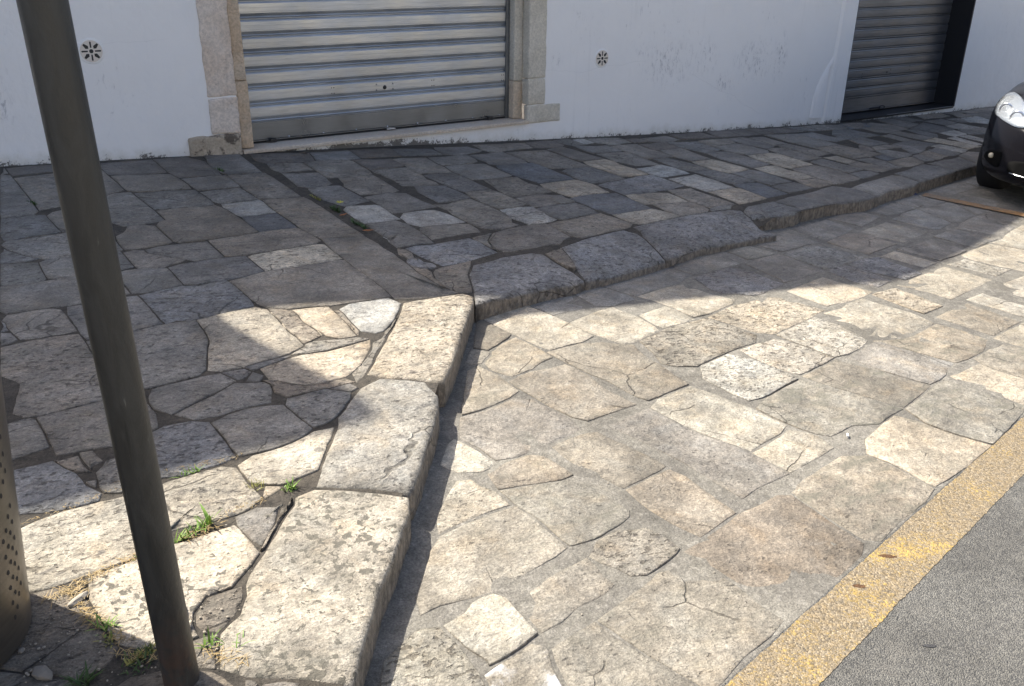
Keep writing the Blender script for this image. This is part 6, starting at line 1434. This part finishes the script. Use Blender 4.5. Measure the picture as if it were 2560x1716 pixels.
# stone fragment, bits of litter
def rock(x, y, size, mat, label, cat, name, zf=walk_z, flat=0.6, seed=1.0, group=None):
    bm = bmesh.new()
    bmesh.ops.create_icosphere(bm, subdivisions=2, radius=1.0)
    for v in bm.verts:
        v.co = v.co * (1 + 0.35 * noise.noise(v.co * 1.3 + Vector((seed, 0, 0))))
        v.co = Vector((v.co.x * size[0], v.co.y * size[1], max(v.co.z, -0.5) * size[2]))
    o = bmobj(name, bm, mat); o.location = (x, y, zf(x, y) + size[2] * 0.45); o.rotation_euler = (0, 0, seed)
    tag(o, label, cat, group)
FRAG = plain('stone_fragment', (0.24, 0.215, 0.18), 0.9)
rock(-0.053, 1.88, (0.028, 0.018, 0.014), FRAG, 'larger grey stone fragment lying in the shadow of the litter bin', 'stone fragment', 'stone_fragment', seed=2.1, group='loose stone fragments')
rock(-0.085, 1.984, (0.009, 0.008, 0.004), FRAG, 'small pale chip of stone beside the foot of the litter bin', 'stone fragment', 'stone_fragment', seed=4.4, group='loose stone fragments')
rock(0.055, 2.108, (0.034, 0.010, 0.008), plain('bleached_wood', (0.40, 0.36, 0.30), 0.9), 'bleached twig fragment lying on the sunlit dirt left of the pole', 'twig', 'twig_fragment', seed=0.6)
bm = bmesh.new()
tube(bm, [(-0.022, 0, 0.005), (0.0, 0, 0.005)], 0.0042, 10); 
bt = bmobj('cigarette_butt', bm, plain('white_paper', (0.80, 0.79, 0.77), 0.8)); bt.location = (2.79, 1.955, street_z(2.79, 1.955) + 0.002); bt.rotation_euler = (0, 0, 0.75)
tag(bt, 'white cigarette butt lying on the sunlit stones of the parking strip', 'cigarette butt')
# stains: rust spots on the yellow line, tyre scuff on the asphalt
def blot(x, y, a, b, ang, mat, label, cat, name, h, seed):
    bm = bmesh.new(); vs2 = []
    for k in range(22):
        t = k * 2 * PI / 22; r = 1 + 0.4 * noise.noise(Vector((math.cos(t) * 1.8 + seed, math.sin(t) * 1.8, seed)))
        u, v = a * r * math.cos(t), b * r * math.sin(t)
        X, Y = x + u * math.cos(ang) - v * math.sin(ang), y + u * math.sin(ang) + v * math.cos(ang)
        vs2.append(bm.verts.new((X, Y, street_z(X, Y) + h)))
    bm.faces.new(vs2)
    o = bmobj(name, bm, mat); tag(o, label, cat)
RUSTY = make_mortar('rust_mark', (0.13, 0.065, 0.03), (0.17, 0.09, 0.04), (0.10, 0.065, 0.04))
TYREM = make_mortar('tyre_mark', (0.045, 0.045, 0.05), (0.07, 0.07, 0.072), (0.10, 0.10, 0.1))
blot(2.258, 1.362, 0.030, 0.009, -0.55, RUSTY, 'larger rust mark at the upper side of the yellow line', 'rust mark', 'rust_mark', 0.0012, 2.0)
blot(2.05, 1.303, 0.020, 0.008, -0.55, RUSTY, 'smaller rust mark further down the yellow line', 'rust mark', 'rust_mark', 0.0012, 6.0)
blot(2.015, 1.04, 0.022, 0.006, -0.5, TYREM, 'dark scuff mark on the grey asphalt', 'scuff mark', 'scuff_mark', 0.0008, 3.0)

# ------------------------------------------------------------------ opposite side of the street (seen in the shutter as a reflection)
FACADE = make_mortar('sunlit_cream_plaster', (0.74, 0.68, 0.58), (0.68, 0.62, 0.53), (0.78, 0.73, 0.64))
GREENSH = plain('green_window_shutter', (0.05, 0.10, 0.07), 0.6)
opp = empty('facing_house_row', (0, -9.5, 0))
tag(opp, 'long cream plastered house row facing the white building across the road', 'building')
bm = bmesh.new(); box(bm, (-20, -6.0, -1.2), (30, 0, 3.3)); bmobj('wall', bm, FACADE, opp)
bm = bmesh.new(); box(bm, (-20.05, -6.0, 3.3), (30.05, 0.18, 3.5)); bmobj('cornice', bm, SILL, opp)
wx = -18.0
while wx < 28:
    for zz_ in (0.9,):
        bm = bmesh.new(); box(bm, (wx - 0.5, 0.002, zz_ - 0.02), (wx + 0.5, 0.05, zz_ + 1.5)); w_ = bmobj('window', bm, VENTP, opp)
        bm = bmesh.new(); box(bm, (wx - 0.45, 0.05, zz_ + 0.03), (wx - 0.005, 0.08, zz_ + 1.45)); bmobj('window_shutter', bm, GREENSH, w_)
        bm = bmesh.new(); box(bm, (wx + 0.005, 0.05, zz_ + 0.03), (wx + 0.45, 0.08, zz_ + 1.45)); bmobj('window_shutter', bm, GREENSH, w_)
    wx += 3.4

# ------------------------------------------------------------------ parked car
CO = Vector((7.231, 3.647))
CANG = math.atan2(0.2, 0.98)
paint = NT('black_car_paint', 0.16)
fl_ = paint.noise(paint.coord(), 900, 2)
paint.color(paint.mix(paint.map(fl_, 0.5, 0.75), (0.010, 0.0095, 0.012), (0.016, 0.015, 0.018)))
paint.b.inputs['Coat Weight'].default_value = 0.0
paint.b.inputs['Coat Roughness'].default_value = 0.03
paint.rough(0.13)
paint.b.inputs['Specular IOR Level'].default_value = 0.28
CARP = paint.m
glass = NT('headlight_glass', 0.03); glass.color((0.9, 0.93, 0.95)); glass.b.inputs['Transmission Weight'].default_value = 0.85; glass.b.inputs['IOR'].default_value = 1.2
LENS = glass.m
SILVER = plain('silver_reflector', (0.85, 0.88, 0.90), 0.18, 0.9)
DGLASS = plain('tinted_glass', (0.012, 0.014, 0.016), 0.04)
PLASTIC = plain('black_bumper_plastic', (0.014, 0.014, 0.015), 0.5)
GRILLE = plain('grille_mesh', (0.006, 0.006, 0.006), 0.9, 0.0, 0.1)
FOGL = plain('fog_lamp_glass', (0.75, 0.66, 0.48), 0.2)
car = empty('parked_car', (CO.x, CO.y, street_z(8.0, 4.2) + 0.004))
car.rotation_euler = (0, rad(1.6), CANG)
tag(car, 'black hatchback parked facing the camera beside the kerb with clear headlights', 'car')
# stations: s, half width, underside, shoulder width, shoulder height, middle height
ST = [(0.00, 0.16, 0.30, 0.12, 0.56, 0.585), (0.03, 0.30, 0.24, 0.26, 0.60, 0.64), (0.08, 0.42, 0.21, 0.38, 0.625, 0.68), (0.15, 0.52, 0.20, 0.475, 0.65, 0.72), (0.24, 0.61, 0.19, 0.56, 0.675, 0.76),
      (0.34, 0.69, 0.185, 0.635, 0.70, 0.80), (0.44, 0.752, 0.18, 0.69, 0.73, 0.84), (0.54, 0.802, 0.18, 0.735, 0.755, 0.87), (0.70, 0.835, 0.19, 0.765, 0.80, 0.915), (0.90, 0.845, 0.20, 0.78, 0.845, 0.955), (1.10, 0.845, 0.20, 0.79, 0.885, 0.985),
      (1.5, 0.845, 0.20, 0.80, 0.91, 0.99), (2.2, 0.845, 0.20, 0.80, 0.93, 1.0), (3.0, 0.845, 0.20, 0.80, 0.95, 1.0), (3.6, 0.83, 0.21, 0.78, 0.96, 1.0), (3.85, 0.79, 0.23, 0.73, 0.94, 0.98), (3.98, 0.68, 0.27, 0.60, 0.88, 0.90)]
def sect(r):
    s, w, zb, ws, zs, zc = r
    return [(0, zb), (w * 0.55, zb), (w * 0.88, zb + 0.015), (w * 0.975, zb + 0.07), (w * 0.995, zb + 0.16), (w, 0.46), (w * 0.992, zs - 0.13), (ws + (w - ws) * 0.72, zs - 0.055), (ws + (w - ws) * 0.25, zs), (ws * 0.86, zs + (zc - zs) * 0.42), (ws * 0.55, zs + (zc - zs) * 0.80), (0, zc)]
def cr(a, b, c, d, t): return 0.5 * (2 * b + (c - a) * t + (2 * a - 5 * b + 4 * c - d) * t * t + (3 * b - a - 3 * c + d) * t ** 3)
def dense(rows, sub):
    out = []
    for i in range(len(rows) - 1):
        a, b, c, d = rows[max(0, i - 1)], rows[i], rows[i + 1], rows[min(len(rows) - 1, i + 2)]
        for k in range(sub):
            t = k / sub
            out.append([tuple(cr(p[j], q[j], r_[j], u[j], t) for j in range(len(p))) for p, q, r_, u in zip(a, b, c, d)])
    return out + [rows[-1]]
rows = [[(r[0], y, z) for y, z in sect(r)] for r in ST]
rows = dense(rows, 4)
rows = [list(x) for x in zip(*dense([list(x) for x in zip(*rows)], 3))]
bm = bmesh.new()
grid = []
for row in rows:
    half = [bm.verts.new((s, y, z)) for s, y, z in row]
    other = [half[0]] + [bm.verts.new((s, -y, z)) for s, y, z in row[1:-1]] + [half[-1]]
    grid.append(half + other[-2:0:-1])
for a, b in zip(grid, grid[1:]):
    n = len(a)
    for k in range(n): bm.faces.new((a[k], a[(k + 1) % n], b[(k + 1) % n], b[k]))
bm.faces.new(grid[0]); bm.faces.new(grid[-1][::-1])
bmesh.ops.recalc_face_normals(bm, faces=bm.faces)
CARBVH = BVHTree.FromBMesh(bm)
body = bmobj('body', bm, CARP, car, True)
def front_hit(lat, z, off):
    h = CARBVH.ray_cast(Vector((-1, lat, z)), Vector((1, 0, 0)))
    if h[0] is None: h = CARBVH.find_nearest(Vector((0.6, lat, z)))
    nn = h[1] if h[1].x < 0.2 else -h[1]
    return h[0] + nn * off
def patch(name, outline, off, mat, parent, dome=0.0, sign=1, rings=5, thick=0.02):
    cy = sum(p[0] for p in outline) / len(outline); cz = sum(p[1] for p in outline) / len(outline)
    bm = bmesh.new(); prev = None
    first = None
    for k in range(rings + 1):
        t = 1 - k / rings
        if k == rings:
            c = bm.verts.new(front_hit(sign * cy, cz, off + dome))
            n = len(prev)
            for i in range(n): bm.faces.new((prev[i], prev[(i + 1) % n], c))
            break
        ring = [bm.verts.new(front_hit(sign * (cy + (y - cy) * t), cz + (z - cz) * t, off + dome * (1 - t * t))) for y, z in outline]
        if prev:
            n = len(ring)
            for i in range(n): bm.faces.new((prev[i], prev[(i + 1) % n], ring[(i + 1) % n], ring[i]))
        else:
            first = ring
            back = [bm.verts.new(front_hit(sign * y, z, off - thick)) for y, z in outline]
            for i in range(len(ring)): bm.faces.new((back[i], back[(i + 1) % len(ring)], ring[(i + 1) % len(ring)], ring[i]))
        prev = ring
    return bmobj(name, bm, mat, parent, True)
def smooth_outline(P, sub=4):
    n = len(P); out = []
    for i in range(n):
        a, b, c, d = P[i - 1], P[i], P[(i + 1) % n], P[(i + 2) % n]
        for k in range(sub): out.append(tuple(cr(a[j], b[j], c[j], d[j], k / sub) for j in (0, 1)))
    return out
def ring_part(name, lat, z, r0, r1, off, mat, parent, sign):
    bm = bmesh.new(); prev = None; allr = []
    for rr, o_ in ((r0, off), ((r0 + r1) / 2, off + 0.008), (r1, off)):
        allr.append([bm.verts.new(front_hit(sign * lat, z, o_) + Vector((0.0, rr * math.cos(q), rr * math.sin(q)))) for q in [i * 2 * PI / 24 for i in range(24)]])
    for a, b in zip(allr, allr[1:]):
        for i in range(24): bm.faces.new((a[i], a[(i + 1) % 24], b[(i + 1) % 24], b[i]))
    return bmobj(name, bm, mat, parent, True)
HEAD = [(0.712, 0.70), (0.745, 0.76), (0.752, 0.81), (0.70, 0.835), (0.59, 0.818), (0.50, 0.785), (0.37, 0.72), (0.335, 0.665), (0.43, 0.648), (0.53, 0.66), (0.62, 0.675)]
FOG = [(0.715, 0.355), (0.66, 0.41), (0.535, 0.437), (0.50, 0.428), (0.515, 0.312), (0.68, 0.329)]
for sg in (1, -1):
    hl = patch('headlight', smooth_outline(HEAD), 0.004, SILVER, car, 0.006, sg)
    for (la, z_, r0, r1) in ((0.617, 0.731, 0.040, 0.054), (0.472, 0.698, 0.042, 0.056)):
        ring_part('reflector_ring', la, z_, r0, r1, 0.012, CHROME, hl, sg)
    patch('lens', smooth_outline(HEAD), 0.016, LENS, hl, 0.012, sg)
    fg = patch('fog_lamp', smooth_outline(FOG), 0.004, GRILLE, car, -0.002, sg)
    bm = bmesh.new(); p = front_hit(sg * (0.60, 0.386)[0], (0.60, 0.386)[1], 0.012)
    bmesh.ops.create_uvsphere(bm, u_segments=16, v_segments=10, radius=0.022, matrix=Matrix.Translation(p)); bmobj('lamp_glass', bm, FOGL, fg, True)
gr_ = patch('lower_grille', smooth_outline([(-0.36, 0.40), (0.0, 0.42), (0.36, 0.40), (0.42, 0.345), (0.36, 0.292), (0.0, 0.272), (-0.36, 0.292), (-0.42, 0.345)]), 0.004, GRILLE, car, -0.002)
for zz_ in (0.287,):
    bm = bmesh.new(); tube(bm, [front_hit(y, zz_ + 0.02 * abs(y / 0.45) ** 2, 0.012) for y in [-0.38 + 0.038 * k for k in range(21)]], 0.006, 8); bmobj('chrome_strip', bm, CHROME, gr_, True)
up_ = patch('upper_grille', smooth_outline([(-0.22, 0.56), (0.0, 0.575), (0.22, 0.56), (0.24, 0.525), (0.0, 0.515), (-0.24, 0.525)]), 0.004, GRILLE, car, -0.001)
# greenhouse
GH = [(1.05, 0.70, 0.97, 0.66, 1.00), (1.35, 0.72, 0.97, 0.60, 1.20), (1.70, 0.735, 0.98, 0.575, 1.41), (2.1, 0.74, 0.98, 0.57, 1.46), (2.7, 0.74, 0.98, 0.57, 1.465), (3.3, 0.73, 0.98, 0.55, 1.43), (3.65, 0.71, 0.98, 0.52, 1.32), (3.93, 0.66, 0.96, 0.60, 1.02)]
bm = bmesh.new(); prev = None
for s, w, z0_, wt, zt_ in GH:
    half = [(w, z0_ - 0.06), (w - 0.01, z0_), (w - (w - wt) * 0.55, z0_ + (zt_ - z0_) * 0.55), (wt, zt_ - 0.03), (wt * 0.8, zt_), (0, zt_ + 0.01)]
    ring = [bm.verts.new((s, y, z)) for y, z in half] + [bm.verts.new((s, -y, z)) for y, z in half[-2::-1]]
    if prev:
        for i in range(len(ring) - 1): bm.faces.new((prev[i], prev[i + 1], ring[i + 1], ring[i]))
    else: bm.faces.new(ring)
    prev = ring
bm.faces.new(prev[::-1])
bmobj('windows', bm, DGLASS, car, True)
bm = bmesh.new(); prev = None
for s, w, z0_, wt, zt_ in GH[2:7]:
    half = [(wt + 0.012, zt_ - 0.035), (wt * 0.82, zt_ + 0.012), (0, zt_ + 0.022)]
    ring = [bm.verts.new((s, y, z)) for y, z in half] + [bm.verts.new((s, -y, z)) for y, z in half[-2::-1]]
    if prev:
        for i in range(len(ring) - 1): bm.faces.new((prev[i], prev[i + 1], ring[i + 1], ring[i]))
    prev = ring
bmobj('roof', bm, CARP, car, True)
for sg in (1, -1):
    bm = bmesh.new(); bmesh.ops.create_uvsphere(bm, u_segments=14, v_segments=10, radius=1.0, matrix=Matrix.Translation((1.75, sg * 0.88, 1.0)) @ Matrix.Diagonal((0.06, 0.10, 0.065, 1))); bmobj('wing_mirror', bm, CARP, car, True)
    for s in (0.80, 3.25):
        wh = empty('wheel', (s, sg * 0.715, 0.292), car)
        bm = bmesh.new(); prof_ = [(0.185, -0.085), (0.25, -0.098), (0.280, -0.095), (0.292, -0.075), (0.294, 0.0), (0.292, 0.075), (0.280, 0.095), (0.25, 0.098), (0.185, 0.085)]
        prev = None; first = None
        for k in range(40):
            a = 2 * PI * k / 40
            ring = [bm.verts.new((r_ * math.cos(a), y, r_ * math.sin(a))) for r_, y in prof_]
            if prev:
                for i in range(len(ring) - 1): bm.faces.new((prev[i], prev[i + 1], ring[i + 1], ring[i]))
            else: first = ring
            prev = ring
        for i in range(len(prev) - 1): bm.faces.new((prev[i], prev[i + 1], first[i + 1], first[i]))
        bmobj('tyre', bm, RUBBER, wh, True)
        bm = bmesh.new()
        bmesh.ops.create_cone(bm, cap_ends=True, segments=30, radius1=0.19, radius2=0.17, depth=0.15, matrix=Matrix.Rotation(rad(90) * -sg, 4, 'X'))
        bmobj('rim', bm, SILVER, wh)
    for s in (0.80, 3.25):
        pts = []
        for k in range(17):
            q = rad(20) + rad(140) * k / 16
            X, Zq = s + 0.325 * math.cos(q), 0.292 + 0.325 * math.sin(q)
            h = CARBVH.ray_cast(Vector((X, sg * 2.0, Zq)), Vector((0, -sg, 0)))
            if h[0] is not None: pts.append(h[0] - Vector((0, sg * 0.012, 0)))
        bm = bmesh.new(); tube(bm, pts, 0.016, 8); bmobj('wheel_arch', bm, PLASTIC, car, True)
